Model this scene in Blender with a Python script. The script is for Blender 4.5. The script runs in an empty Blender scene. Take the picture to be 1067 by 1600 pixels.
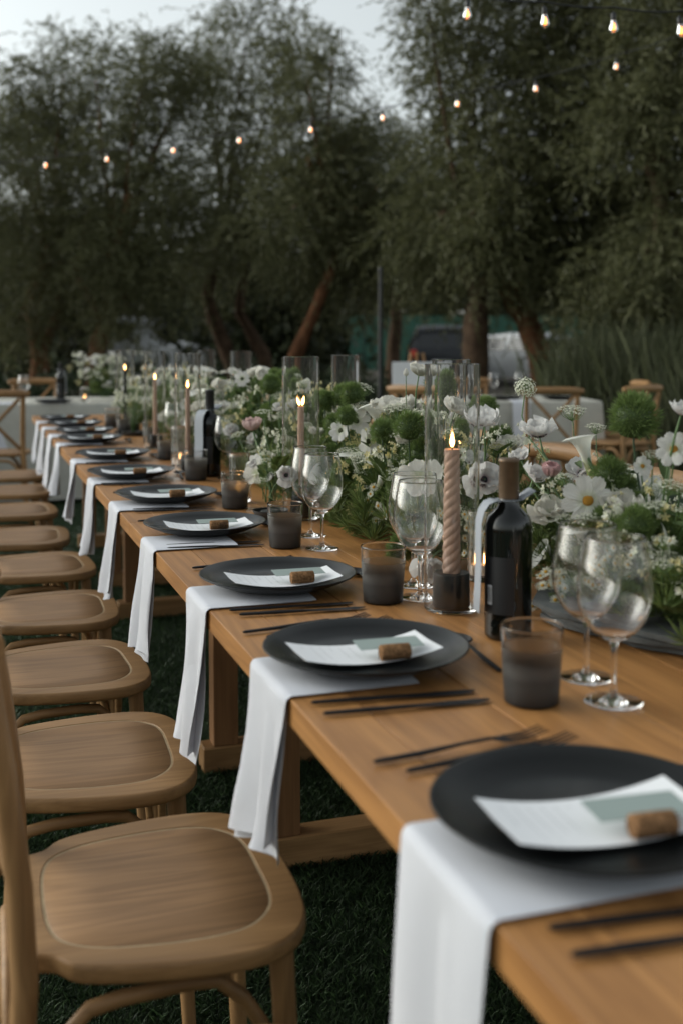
import bpy, math, random
import numpy as np
from mathutils import Vector, Matrix, Euler, noise

R = math.radians
scene = bpy.context.scene
COL = scene.collection
random.seed(7)
rng = np.random.default_rng(11)

# ------------------------------------------------------------------ camera
cam_d = bpy.data.cameras.new('camera')
cam = bpy.data.objects.new('camera', cam_d)
COL.objects.link(cam)
scene.camera = cam
CAM_Z, YAW, PITCH = 1.205, 18.63, 3.0
cam.location = (0, 0, CAM_Z)
cam.rotation_euler = (R(90 - PITCH), 0, R(-YAW))
cam_d.sensor_fit = 'VERTICAL'
cam_d.sensor_height = 36
cam_d.sensor_width = 24
cam_d.lens = 39.09
cam_d.shift_y = -0.1083
cam_d.clip_start = 0.05
cam_d.clip_end = 1000
cam_d.dof.use_dof = True
cam_d.dof.focus_distance = 2.25
cam_d.dof.aperture_fstop = 3.2

# ------------------------------------------------------------------ sky, sun, exposure
SUN_EL, SUN_ROT = 25.0, 305.0
world = bpy.data.worlds.new('World')
scene.world = world
world.use_nodes = True
wn, wl = world.node_tree.nodes, world.node_tree.links
bg = wn['Background']
sky = wn.new('ShaderNodeTexSky')
sky.sky_type = 'NISHITA'
sky.sun_disc = False
sky.sun_elevation = R(SUN_EL)
sky.sun_rotation = R(SUN_ROT)
sky.air_density = 1.0
sky.dust_density = 3.0
sky.ozone_density = 1.5
hs = wn.new('ShaderNodeHueSaturation')
hs.inputs['Saturation'].default_value = 0.22
wl.new(sky.outputs[0], hs.inputs['Color'])
tint = wn.new('ShaderNodeMix'); tint.data_type = 'RGBA'; tint.blend_type = 'MULTIPLY'
tint.inputs['Factor'].default_value = 1.0
tint.inputs[7].default_value = (0.96, 1.0, 0.965, 1)      # cool dusk white balance
wl.new(hs.outputs[0], tint.inputs[6])
wl.new(tint.outputs[2], bg.inputs['Color'])
bg.inputs['Strength'].default_value = 0.15

sun_d = bpy.data.lights.new('sun', 'SUN')
sun_d.energy = 0.12
sun_d.angle = R(60)
sun_d.color = (1.0, 0.95, 0.88)
sun = bpy.data.objects.new('sun', sun_d)
COL.objects.link(sun)
# direction to the sun: low to the side, veiled by thin cloud
az = R(SUN_ROT)
to_sun = Vector((math.sin(az) * math.cos(R(SUN_EL)), math.cos(az) * math.cos(R(SUN_EL)), math.sin(R(SUN_EL))))
sun.rotation_euler = to_sun.to_track_quat('Z', 'Y').to_euler()

scene.view_settings.view_transform = 'Standard'
scene.view_settings.look = 'None'
scene.view_settings.exposure = 0.52
scene.view_settings.gamma = 1.0
cy = scene.cycles
cy.use_denoising = True
cy.max_bounces = 20
cy.diffuse_bounces = 4
cy.glossy_bounces = 6
cy.transmission_bounces = 20
cy.transparent_max_bounces = 24
cy.caustics_reflective = False
cy.caustics_refractive = True
cy.sample_clamp_indirect = 6.0

# ------------------------------------------------------------------ materials
def new_mat(name):
    m = bpy.data.materials.new(name)
    m.use_nodes = True
    nt = m.node_tree
    return m, nt.nodes, nt.links, nt.nodes['Principled BSDF']

def plain(name, col, rough=0.5, metal=0.0, spec=0.5, var=0.0, vscale=20.0, bump=0.0, bscale=80.0, rvar=0.0):
    m, n, l, b = new_mat(name)
    b.inputs['Roughness'].default_value = rough
    b.inputs['Metallic'].default_value = metal
    b.inputs['Specular IOR Level'].default_value = spec
    b.inputs['Base Color'].default_value = (*col, 1)
    tc = None
    if var > 0 or bump > 0 or rvar > 0:
        tc = n.new('ShaderNodeTexCoord')
    if var > 0 or rvar > 0:
        t = n.new('ShaderNodeTexNoise'); t.inputs['Scale'].default_value = vscale
        t.inputs['Detail'].default_value = 4
        l.new(tc.outputs['Object'], t.inputs['Vector'])
        if var > 0:
            r = n.new('ShaderNodeValToRGB')
            r.color_ramp.elements[0].position = 0.3; r.color_ramp.elements[1].position = 0.7
            r.color_ramp.elements[0].color = (*[c * (1 - var) for c in col], 1)
            r.color_ramp.elements[1].color = (*[min(1, c * (1 + var)) for c in col], 1)
            l.new(t.outputs['Fac'], r.inputs['Fac']); l.new(r.outputs[0], b.inputs['Base Color'])
        if rvar > 0:
            mp = n.new('ShaderNodeMapRange')
            mp.inputs['To Min'].default_value = rough - rvar; mp.inputs['To Max'].default_value = rough + rvar
            l.new(t.outputs['Fac'], mp.inputs['Value']); l.new(mp.outputs[0], b.inputs['Roughness'])
    if bump > 0:
        t2 = n.new('ShaderNodeTexNoise'); t2.inputs['Scale'].default_value = bscale; t2.inputs['Detail'].default_value = 5
        l.new(tc.outputs['Object'], t2.inputs['Vector'])
        bp = n.new('ShaderNodeBump'); bp.inputs['Strength'].default_value = bump; bp.inputs['Distance'].default_value = 0.002
        l.new(t2.outputs['Fac'], bp.inputs['Height']); l.new(bp.outputs[0], b.inputs['Normal'])
    return m

def wood(name, dark, light, axis=1, stretch=9.0, scale=14.0, rough=0.42, ring=0.5):
    """grain runs along the given local axis"""
    m, n, l, b = new_mat(name)
    tc = n.new('ShaderNodeTexCoord'); oi = n.new('ShaderNodeObjectInfo')
    add = n.new('ShaderNodeVectorMath'); add.operation = 'MULTIPLY_ADD'
    cmb = n.new('ShaderNodeCombineXYZ')
    for i in range(3): l.new(oi.outputs['Random'], cmb.inputs[i])
    add.inputs[1].default_value = (7.3, 5.1, 3.7)
    l.new(cmb.outputs[0], add.inputs[0]); l.new(tc.outputs['Object'], add.inputs[2])
    mp = n.new('ShaderNodeMapping')
    s = [1.0, 1.0, 1.0]; s[axis] = 1.0 / stretch
    mp.inputs['Scale'].default_value = s
    l.new(add.outputs[0], mp.inputs['Vector'])
    # broad figure
    w = n.new('ShaderNodeTexNoise'); w.inputs['Scale'].default_value = scale; w.inputs['Detail'].default_value = 2.5
    w.inputs['Distortion'].default_value = 0.6
    l.new(mp.outputs[0], w.inputs['Vector'])
    mul = n.new('ShaderNodeMath'); mul.operation = 'MULTIPLY'; mul.inputs[1].default_value = 9.0
    l.new(w.outputs['Fac'], mul.inputs[0])
    fr = n.new('ShaderNodeMath'); fr.operation = 'PINGPONG'; fr.inputs[1].default_value = 1.0
    l.new(mul.outputs[0], fr.inputs[0])
    # fine fibres
    mp2 = n.new('ShaderNodeMapping'); s2 = [1.0, 1.0, 1.0]; s2[axis] = 0.02
    mp2.inputs['Scale'].default_value = s2
    l.new(add.outputs[0], mp2.inputs['Vector'])
    f = n.new('ShaderNodeTexNoise'); f.inputs['Scale'].default_value = 260.0; f.inputs['Detail'].default_value = 3
    l.new(mp2.outputs[0], f.inputs['Vector'])
    mx = n.new('ShaderNodeMix'); mx.inputs['Factor'].default_value = ring
    l.new(f.outputs['Fac'], mx.inputs['A']); l.new(fr.outputs[0], mx.inputs['B'])
    # slow tone changes between boards and along them
    sl = n.new('ShaderNodeTexNoise'); sl.inputs['Scale'].default_value = 2.2; sl.inputs['Detail'].default_value = 2
    l.new(add.outputs[0], sl.inputs['Vector'])
    mx2 = n.new('ShaderNodeMix'); mx2.inputs['Factor'].default_value = 0.35
    l.new(mx.outputs['Result'], mx2.inputs['A']); l.new(sl.outputs['Fac'], mx2.inputs['B'])
    r = n.new('ShaderNodeValToRGB')
    r.color_ramp.elements[0].position = 0.22; r.color_ramp.elements[1].position = 0.78
    r.color_ramp.elements[0].color = (*dark, 1); r.color_ramp.elements[1].color = (*light, 1)
    l.new(mx2.outputs['Result'], r.inputs['Fac'])
    hsv = n.new('ShaderNodeHueSaturation')
    mr = n.new('ShaderNodeMapRange'); mr.inputs['To Min'].default_value = 0.86; mr.inputs['To Max'].default_value = 1.12
    l.new(oi.outputs['Random'], mr.inputs['Value']); l.new(mr.outputs[0], hsv.inputs['Value'])
    l.new(r.outputs[0], hsv.inputs['Color']); l.new(hsv.outputs[0], b.inputs['Base Color'])
    b.inputs['Roughness'].default_value = rough
    b.inputs['Specular IOR Level'].default_value = 0.35
    bp = n.new('ShaderNodeBump'); bp.inputs['Strength'].default_value = 0.12; bp.inputs['Distance'].default_value = 0.001
    l.new(mx.outputs['Result'], bp.inputs['Height']); l.new(bp.outputs[0], b.inputs['Normal'])
    return m

def leafy(name, dark, light, trans=0.25, rough=0.6, isl=True, spec=0.3):
    """thin plant tissue: colour varies from leaf to leaf, some light passes through"""
    m, n, l, b = new_mat(name)
    g = n.new('ShaderNodeNewGeometry')
    r = n.new('ShaderNodeValToRGB')
    r.color_ramp.elements[0].color = (*dark, 1); r.color_ramp.elements[1].color = (*light, 1)
    l.new(g.outputs['Random Per Island'], r.inputs['Fac'])
    b.inputs['Roughness'].default_value = rough
    b.inputs['Specular IOR Level'].default_value = spec
    l.new(r.outputs[0], b.inputs['Base Color'])
    t = n.new('ShaderNodeBsdfTranslucent'); l.new(r.outputs[0], t.inputs['Color'])
    mx = n.new('ShaderNodeMixShader'); mx.inputs['Fac'].default_value = trans
    out = n['Material Output']
    l.new(b.outputs[0], mx.inputs[1]); l.new(t.outputs[0], mx.inputs[2]); l.new(mx.outputs[0], out.inputs['Surface'])
    return m

def petal_mat(name, base, tip, trans=0.35, length=0.035, veins=True):
    """petal colour runs from the claw (local origin) to the tip, unit length"""
    m, n, l, b = new_mat(name)
    tc = n.new('ShaderNodeTexCoord'); sp = n.new('ShaderNodeVectorMath'); sp.operation = 'LENGTH'
    l.new(tc.outputs['Object'], sp.inputs[0])
    mr = n.new('ShaderNodeMapRange'); mr.inputs['From Max'].default_value = 1.0
    l.new(sp.outputs['Value'], mr.inputs['Value'])
    r = n.new('ShaderNodeValToRGB')
    r.color_ramp.elements[0].color = (*base, 1); r.color_ramp.elements[1].color = (*tip, 1)
    r.color_ramp.elements[0].position = 0.12; r.color_ramp.elements[1].position = 0.48
    l.new(mr.outputs[0], r.inputs['Fac'])
    b.inputs['Roughness'].default_value = 0.6
    b.inputs['Specular IOR Level'].default_value = 0.2
    l.new(r.outputs[0], b.inputs['Base Color'])
    if veins:
        mp = n.new('ShaderNodeMapping'); mp.inputs['Scale'].default_value = (1, 0.08, 1)
        l.new(tc.outputs['Object'], mp.inputs['Vector'])
        t2 = n.new('ShaderNodeTexNoise'); t2.inputs['Scale'].default_value = 22
        l.new(mp.outputs[0], t2.inputs['Vector'])
        bp = n.new('ShaderNodeBump'); bp.inputs['Strength'].default_value = 0.5; bp.inputs['Distance'].default_value = 0.02
        l.new(t2.outputs['Fac'], bp.inputs['Height']); l.new(bp.outputs[0], b.inputs['Normal'])
    t = n.new('ShaderNodeBsdfTranslucent'); l.new(r.outputs[0], t.inputs['Color'])
    mx = n.new('ShaderNodeMixShader'); mx.inputs['Fac'].default_value = trans
    l.new(b.outputs[0], mx.inputs[1]); l.new(t.outputs[0], mx.inputs[2])
    l.new(mx.outputs[0], n['Material Output'].inputs['Surface'])
    return m

def glass(name, col=(1, 1, 1), rough=0.0, ior=1.45):
    m, n, l, b = new_mat(name)
    b.inputs['Base Color'].default_value = (*col, 1)
    b.inputs['Transmission Weight'].default_value = 1.0
    b.inputs['Roughness'].default_value = rough
    b.inputs['IOR'].default_value = ior
    return m

def emit(name, col, strength):
    m, n, l, b = new_mat(name)
    b.inputs['Base Color'].default_value = (*[c * 0.3 for c in col], 1)
    b.inputs['Emission Color'].default_value = (*col, 1)
    b.inputs['Emission Strength'].default_value = strength
    return m

M = {}
M['table'] = wood('table_oak', (0.240, 0.104, 0.033), (0.50, 0.245, 0.083), axis=1, stretch=10, scale=16, rough=0.40, ring=0.35)
M['table_x'] = wood('trestle_oak', (0.16, 0.075, 0.030), (0.30, 0.15, 0.062), axis=2, stretch=8, scale=14, rough=0.5, ring=0.35)
M['chair'] = wood('chair_frame_oak', (0.21, 0.112, 0.044), (0.40, 0.228, 0.098), axis=0, stretch=7, scale=18, rough=0.48, ring=0.35)
M['chair_z'] = wood('chair_post_oak', (0.20, 0.105, 0.042), (0.39, 0.220, 0.094), axis=2, stretch=7, scale=22, rough=0.48, ring=0.35)
M['chair_y'] = wood('chair_rail_oak', (0.20, 0.105, 0.042), (0.39, 0.220, 0.094), axis=1, stretch=7, scale=22, rough=0.48, ring=0.35)
M['seat'] = wood('seat_panel_oak', (0.200, 0.110, 0.050), (0.36, 0.205, 0.096), axis=0, stretch=10, scale=20, rough=0.5, ring=0.42)
M['inlay'] = plain('pale_groove', (0.40, 0.29, 0.165), 0.7, var=0.15, vscale=60)
M['plate'] = plain('black_glaze', (0.007, 0.008, 0.008), 0.30, spec=0.25, rvar=0.06, vscale=30)
M['linen'] = plain('white_linen', (0.66, 0.67, 0.715), 0.85, spec=0.1, var=0.025, vscale=9, bump=0.25, bscale=900)
M['cutlery'] = plain('black_steel', (0.008, 0.008, 0.009), 0.45, metal=0.0, spec=0.22)
M['paper'] = plain('white_card', (0.80, 0.81, 0.83), 0.8, spec=0.15)
M['ink'] = plain('grey_print', (0.64, 0.65, 0.67), 0.8)
M['namecard'] = plain('sage_card', (0.30, 0.36, 0.34), 0.75, spec=0.2)
M['cork'] = plain('cork', (0.25, 0.135, 0.066), 0.9, spec=0.05, var=0.5, vscale=220, bump=0.5, bscale=400)
M['cork_ink'] = plain('cork_print', (0.03, 0.022, 0.018), 0.8)
M['glass'] = glass('clear_glass')
M['black_glass'] = plain('black_bottle_glass', (0.004, 0.005, 0.004), 0.07, spec=0.6)
M['foil_tan'] = plain('tan_capsule', (0.115, 0.072, 0.040), 0.42, metal=0.35, var=0.1, vscale=90)
M['foil_black'] = plain('black_capsule', (0.012, 0.012, 0.013), 0.5)
M['label_paper'] = plain('bottle_label', (0.62, 0.63, 0.64), 0.7, spec=0.2)
M['label_dark'] = plain('bottle_label_print', (0.10, 0.10, 0.10), 0.7)
M['tag'] = plain('grey_paper_tag', (0.30, 0.32, 0.35), 0.75, spec=0.15)
M['wax_pink'] = plain('dusty_pink_wax', (0.53, 0.345, 0.250), 0.5, spec=0.35, var=0.06, vscale=40)
M['wax_grey'] = plain('charcoal_wax', (0.020, 0.021, 0.020), 0.5, spec=0.4)
M['wax_white'] = plain('tealight_wax', (0.72, 0.60, 0.47), 0.5)
M['holder'] = plain('black_iron_holder', (0.016, 0.018, 0.017), 0.55, metal=0.2, var=0.3, vscale=40)
M['wick'] = plain('wick', (0.02, 0.015, 0.01), 0.9)
M['flame'] = emit('flame', (1.0, 0.50, 0.16), 14.0)
M['flame_core'] = emit('flame_core', (1.0, 0.78, 0.45), 40.0)
M['stone'] = plain('slate', (0.085, 0.092, 0.092), 0.75, var=0.4, vscale=22, bump=0.9, bscale=60)
M['dish'] = plain('dark_stoneware', (0.030, 0.031, 0.031), 0.6, var=0.3, vscale=60, bump=0.3, bscale=120)
M['stem'] = plain('green_stem', (0.075, 0.135, 0.045), 0.55, var=0.25, vscale=30)
M['stem_dark'] = plain('dark_stem', (0.030, 0.060, 0.024), 0.55, var=0.25, vscale=30)
M['cloth'] = plain('oatmeal_linen', (0.47, 0.46, 0.41), 0.9, spec=0.08, var=0.06, vscale=14, bump=0.3, bscale=500)
M['cable'] = plain('black_cable', (0.010, 0.010, 0.010), 0.6)
M['socket'] = plain('black_socket', (0.012, 0.012, 0.012), 0.5)
M['filament'] = emit('filament', (1.0, 0.29, 0.055), 5.5)

# ------------------------------------------------------------------ mesh helpers
class MB:
    def __init__(s): s.v, s.f, s.mi = [], [], []
    def add(s, vs, fs, mi=0):
        o = len(s.v); s.v += [tuple(p) for p in vs]
        s.f += [tuple(i + o for i in f) for f in fs]; s.mi += [mi] * len(fs)
    def box(s, x0, x1, y0, y1, z0, z1, mi=0, bev=0.0):
        if bev <= 0:
            vs = [(x, y, z) for z in (z0, z1) for y in (y0, y1) for x in (x0, x1)]
            s.add(vs, [(0, 2, 3, 1), (4, 5, 7, 6), (0, 1, 5, 4), (1, 3, 7, 5), (3, 2, 6, 7), (2, 0, 4, 6)], mi)
            return
        b = bev; rings = []
        for z, i in ((z0, b), (z0 + b, 0), (z1 - b, 0), (z1, b)):
            c = b if i == 0 else b
            xa, xb, ya, yb = x0 + i, x1 - i, y0 + i, y1 - i
            k = b * 0.6
            rings.append([(xa + k, ya, z), (xb - k, ya, z), (xb, ya + k, z), (xb, yb - k, z),
                          (xb - k, yb, z), (xa + k, yb, z), (xa, yb - k, z), (xa, ya + k, z)])
        s.rings(rings, True, mi)
    def rings(s, rings, caps=True, mi=0, closed=True):
        n = len(rings[0]); o = []
        vs = [p for r in rings for p in r]; fs = []
        for i in range(len(rings) - 1):
            for j in range(n if closed else n - 1):
                k = (j + 1) % n
                fs.append((i * n + j, i * n + k, (i + 1) * n + k, (i + 1) * n + j))
        if caps:
            fs.append(tuple(reversed(range(n)))); b = (len(rings) - 1) * n
            fs.append(tuple(range(b, b + n)))
        s.add(vs, fs, mi)
    def tube(s, pts, rad, n=8, mi=0, caps=True, flat=1.0, up=None):
        pts = [Vector(p) for p in pts]
        if not hasattr(rad, '__len__'): rad = [rad] * len(pts)
        rings = []; prev = None
        for i, p in enumerate(pts):
            t = (pts[min(i + 1, len(pts) - 1)] - pts[max(i - 1, 0)])
            t = t.normalized() if t.length > 1e-9 else Vector((0, 0, 1))
            if prev is None:
                a = Vector(up) if up else (Vector((0, 0, 1)) if abs(t.z) < 0.9 else Vector((1, 0, 0)))
                u = (a - t * a.dot(t)).normalized()
            else:
                u = (prev - t * prev.dot(t)).normalized()
            prev = u; w = t.cross(u)
            rings.append([p + (u * math.cos(2 * math.pi * k / n) * flat + w * math.sin(2 * math.pi * k / n)) * rad[i] for k in range(n)])
        s.rings(rings, caps, mi)
    def lathe(s, prof, n=32, mi=0, c=(0, 0, 0), closed=False):
        """prof: (r, z) from one end to the other; r = 0 ends get a single vertex fan"""
        rings = []; o = len(s.v); idx = []
        for r, z in prof:
            if r < 1e-7:
                idx.append([len(s.v)] * n); s.v.append((c[0], c[1], c[2] + z))
            else:
                b = len(s.v); idx.append(list(range(b, b + n)))
                s.v += [(c[0] + r * math.cos(2 * math.pi * k / n), c[1] + r * math.sin(2 * math.pi * k / n), c[2] + z) for k in range(n)]
        m = len(prof)
        for i in range(m if closed else m - 1):
            A, B = idx[i], idx[(i + 1) % m]
            for k in range(n):
                q = [A[k], A[(k + 1) % n], B[(k + 1) % n], B[k]]
                u = []
                for t in q:
                    if t not in u: u.append(t)
                if len(u) > 2: s.f.append(tuple(u)); s.mi.append(mi)
    def mesh(s, name, mats, smooth=True, sharp=35.0):
        me = bpy.data.meshes.new(name)
        me.from_pydata(s.v, [], s.f)
        for m in (mats if isinstance(mats, (list, tuple)) else [mats]): me.materials.append(m)
        if any(s.mi): me.polygons.foreach_set('material_index', s.mi)
        if smooth:
            me.polygons.foreach_set('use_smooth', [True] * len(me.polygons))
            if sharp and sharp < 180: me.set_sharp_from_angle(angle=R(sharp))
        me.update()
        return me
    def build(s, name, mats, parent=None, smooth=True, sharp=35.0, loc=None):
        return link(name, s.mesh(name, mats, smooth, sharp), parent, loc)

def sup(prof, d=0.0016):
    """extra rings close to both ends of long straight runs keep a lathe's walls flat under smooth shading"""
    out = [prof[0]]
    for (r0, z0), (r1, z1) in zip(prof, prof[1:]):
        L_ = math.hypot(r1 - r0, z1 - z0)
        if L_ > 5 * d:
            for t in (d / L_, 1 - d / L_): out.append((r0 + (r1 - r0) * t, z0 + (z1 - z0) * t))
        out.append((r1, z1))
    return out

def link(name, data, parent=None, loc=None, mat=None):
    o = bpy.data.objects.new(name, data); COL.objects.link(o)
    if parent is not None: o.parent = parent
    if loc is not None: o.location = loc
    if mat is not None: o.matrix_basis = mat
    return o

def tag(o, label, cat, group=None, kind=None):
    o['label'] = label; o['category'] = cat
    if group: o['group'] = group
    if kind: o['kind'] = kind
    return o

def structure(o): o['kind'] = 'structure'; return o

def thing(name, label, cat, loc=(0, 0, 0), rotz=0.0, group=None):
    o = bpy.data.objects.new(name, None); COL.objects.link(o)
    o.empty_display_size = 0.05
    o.location = loc; o.rotation_euler = (0, 0, rotz)
    return tag(o, label, cat, group)

def copy_tree(root, loc=None, rotz=None, label=None, parent=None):
    c = root.copy(); COL.objects.link(c)
    if parent is not None: c.parent = parent
    if loc is not None: c.location = loc
    if rotz is not None: c.rotation_euler = (0, 0, rotz)
    if label: c['label'] = label
    for ch in KIDS.get(root.name, []): 
        copy_tree(ch, parent=c)
    return c

KIDS = {}
def note_kids(root):
    """remember a thing's parts (and their parts) so that copies need no scene walk"""
    KIDS[root.name] = list(root.children)
    for ch in root.children: note_kids(ch)

def quads_mesh(name, V, mat, smooth=False):
    """V: (n, k, 3) array, every k-gon a loose face"""
    n, k = V.shape[:2]
    me = bpy.data.meshes.new(name)
    me.vertices.add(n * k); me.vertices.foreach_set('co', np.ascontiguousarray(V, np.float32).ravel())
    me.loops.add(n * k); me.loops.foreach_set('vertex_index', np.arange(n * k, dtype=np.int32))
    me.polygons.add(n); me.polygons.foreach_set('loop_start', np.arange(0, n * k, k, dtype=np.int32))
    me.polygons.foreach_set('loop_total', np.full(n, k, dtype=np.int32))
    if smooth: me.polygons.foreach_set('use_smooth', np.ones(n, dtype=bool))
    me.materials.append(mat); me.update(calc_edges=True)
    return me

def unit(a): return a / (np.linalg.norm(a, axis=-1, keepdims=True) + 1e-9)

def blades(P, D, L, Wd, fold=None):
    """diamond leaves at points P pointing along D (n,3), lengths L, widths Wd -> (n,4,3)"""
    n = len(P)
    r = rng.normal(size=(n, 3)); D = unit(D)
    S = unit(np.cross(D, r))
    L = np.broadcast_to(L, (n,))[:, None]; Wd = np.broadcast_to(Wd, (n,))[:, None]
    mid = P + D * L * 0.45
    return np.stack([P, mid + S * Wd * 0.5, P + D * L, mid - S * Wd * 0.5], 1)

ORD = ['first', 'second', 'third', 'fourth', 'fifth', 'sixth', 'seventh', 'eighth', 'ninth', 'tenth', 'eleventh', 'twelfth']
TT = 0.765            # table top height
TX0, TX1 = 0.372, 1.432   # the long table's edges
# ------------------------------------------------------------------ ground and turf
def ground_mat():
    m, n, l, b = new_mat('soil')
    tc = n.new('ShaderNodeTexCoord')
    a = n.new('ShaderNodeTexNoise'); a.inputs['Scale'].default_value = 1.3; a.inputs['Detail'].default_value = 8
    l.new(tc.outputs['Object'], a.inputs['Vector'])
    r = n.new('ShaderNodeValToRGB')
    r.color_ramp.elements[0].position = 0.35; r.color_ramp.elements[1].position = 0.7
    r.color_ramp.elements[0].color = (0.035, 0.028, 0.02, 1); r.color_ramp.elements[1].color = (0.085, 0.068, 0.05, 1)
    l.new(a.outputs['Fac'], r.inputs['Fac']); l.new(r.outputs[0], b.inputs['Base Color'])
    b.inputs['Roughness'].default_value = 0.95
    bp = n.new('ShaderNodeBump'); bp.inputs['Strength'].default_value = 0.6; bp.inputs['Distance'].default_value = 0.05
    l.new(a.outputs['Fac'], bp.inputs['Height']); l.new(bp.outputs[0], b.inputs['Normal'])
    return m
def turf_mat():
    m, n, l, b = new_mat('artificial_turf')
    tc = n.new('ShaderNodeTexCoord')
    a = n.new('ShaderNodeTexNoise'); a.inputs['Scale'].default_value = 140; a.inputs['Detail'].default_value = 6
    c = n.new('ShaderNodeTexNoise'); c.inputs['Scale'].default_value = 1.7; c.inputs['Detail'].default_value = 3
    l.new(tc.outputs['Object'], a.inputs['Vector']); l.new(tc.outputs['Object'], c.inputs['Vector'])
    mx = n.new('ShaderNodeMix'); mx.inputs['Factor'].default_value = 0.3
    l.new(a.outputs['Fac'], mx.inputs['A']); l.new(c.outputs['Fac'], mx.inputs['B'])
    r = n.new('ShaderNodeValToRGB')
    r.color_ramp.elements[0].position = 0.38; r.color_ramp.elements[1].position = 0.64
    r.color_ramp.elements[0].color = (0.010, 0.020, 0.009, 1); r.color_ramp.elements[1].color = (0.040, 0.082, 0.030, 1)
    l.new(mx.outputs['Result'], r.inputs['Fac']); l.new(r.outputs[0], b.inputs['Base Color'])
    b.inputs['Roughness'].default_value = 0.75
    bp = n.new('ShaderNodeBump'); bp.inputs['Strength'].default_value = 0.8; bp.inputs['Distance'].default_value = 0.01
    l.new(a.outputs['Fac'], bp.inputs['Height']); l.new(bp.outputs[0], b.inputs['Normal'])
    return m
mb = MB(); mb.add([(-300, -300, 0), (300, -300, 0), (300, 400, 0), (-300, 400, 0)], [(0, 1, 2, 3)])
structure(mb.build('ground', ground_mat(), smooth=False, loc=(0, 0, -0.012)))
mb = MB()
# the lawn's far border is an uneven curve against the planting bed
far = [(-9 + i * 1.0, 12.2 + 0.5 * math.sin(i * 0.9) - 0.05 * i) for i in range(22)]
mb.add([(x, -7, 0) for x, y in far] + [(x, y, 0) for x, y in far],
       [(i, i + 1, 22 + i + 1, 22 + i) for i in range(21)])
structure(mb.build('lawn', turf_mat(), smooth=False))
# turf blades close to the camera
def turf(x0, x1, y0, y1, n, h, w):
    P = np.stack([rng.uniform(x0, x1, n), rng.uniform(y0, y1, n), np.full(n, 0.001)], 1)
    a = rng.uniform(0, 2 * math.pi, n); t = rng.uniform(0.15, 0.9, n)
    D = np.stack([np.cos(a) * np.sin(t), np.sin(a) * np.sin(t), np.cos(t)], 1)
    L = rng.uniform(0.55, 1.1, n) * h
    S = unit(np.cross(D, np.array([0, 0, 1.0]) + rng.normal(size=(n, 3)) * 0.2)) * (w * 0.5)
    tip = P + D * L[:, None] + np.stack([np.cos(a), np.sin(a), -0.6 * np.ones(n)], 1) * (L * 0.18)[:, None]
    mid = P + D * (L * 0.55)[:, None]
    return np.stack([P - S, P + S, mid + S * 0.9, tip, mid - S * 0.9], 1)
V = np.concatenate([turf(-0.5, 1.5, 0.9, 3.2, 150000, 0.030, 0.0021), turf(-0.9, 1.9, 3.2, 6.2, 90000, 0.030, 0.0030),
                    turf(-1.2, 2.2, 6.2, 9.5, 40000, 0.030, 0.0045)])
o = link('grass', quads_mesh('grass', V, leafy('turf_blade', (0.016, 0.032, 0.013), (0.055, 0.100, 0.036), 0.15, 0.55)))
tag(o, 'dark green artificial turf blades under the long table and chairs', 'grass', kind='stuff')
# ------------------------------------------------------------------ long farm tables, butted end to end
def farm_table(y0, y1, trestles, label):
    t = thing('farm_table', label, 'table', ((TX0 + TX1) / 2, (y0 + y1) / 2, 0), 0, 'farm tables butted into one long table')
    hx, hy = (TX1 - TX0) / 2, (y1 - y0) / 2 - 0.0015
    TH = 0.034
    widths = [0.076, 0.150, 0.150, 0.154, 0.154, 0.150, 0.150, 0.076]
    x = -hx
    for i, w in enumerate(widths):
        mb = MB()
        dz = random.uniform(-0.0005, 0.0005)
        mb.box(-w / 2 + 0.0007, w / 2 - 0.0007, -hy, hy, -TH, dz, bev=0.0009)
        mb.build('plank', M['table'], t, loc=(x + w / 2, 0, TT))
        x += w
    # batten frame under the planks
    mb = MB()
    mb.box(-hx + 0.16, -hx + 0.21, -hy + 0.14, hy - 0.14, TT - TH - 0.055, TT - TH - 0.001, bev=0.002)
    mb.box(hx - 0.21, hx - 0.16, -hy + 0.14, hy - 0.14, TT - TH - 0.055, TT - TH - 0.001, bev=0.002)
    mb.build('batten', M['table'], t)
    for ty in trestles:
        yy = ty - (y0 + y1) / 2
        for sx in (-1, 1):
            mb = MB(); cx = sx * (hx - 0.30)
            mb.box(-0.035, 0.035, -0.03, 0.03, 0.078, TT - TH - 0.056 + 0.045, bev=0.003)
            mb.build('leg', M['table_x'], t, loc=(cx, yy, 0))
        mb = MB()
        mb.box(-hx + 0.235, hx - 0.235, -0.036, 0.036, 0.004, 0.079, bev=0.004)
        mb.build('foot_rail', M['chair'], t, loc=(0, yy, 0))
        mb = MB()
        mb.box(-hx + 0.25, hx - 0.25, -0.028, 0.028, -0.04, -0.0015, bev=0.003)
        mb.build('cross_beam', M['chair'], t, loc=(0, yy, TT - TH))
    return t
farm_table(0.29, 2.73, (0.62, 2.42), 'oak farm table carrying the twisted pink candle and tan-capped wine bottle')
farm_table(2.73, 5.17, (3.03, 4.85), 'oak farm table in the middle of the run, carrying the black-capped wine bottle')
farm_table(5.17, 6.95, (5.50, 6.62), 'oak farm table at the end of the run beside the linen-draped table')

# ------------------------------------------------------------------ cross-back chairs
def smooth_loop(ctrl, per=6):
    n = len(ctrl); out = []
    for i in range(n):
        p0, p1, p2, p3 = [Vector((*ctrl[(i + k) % n], 0)) for k in (-1, 0, 1, 2)]
        for j in range(per):
            t = j / per
            out.append(0.5 * ((2 * p1) + (p2 - p0) * t + (2 * p0 - 5 * p1 + 4 * p2 - p3) * t * t + (3 * p1 - p0 - 3 * p2 + p3) * t ** 3))
    return out

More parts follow.
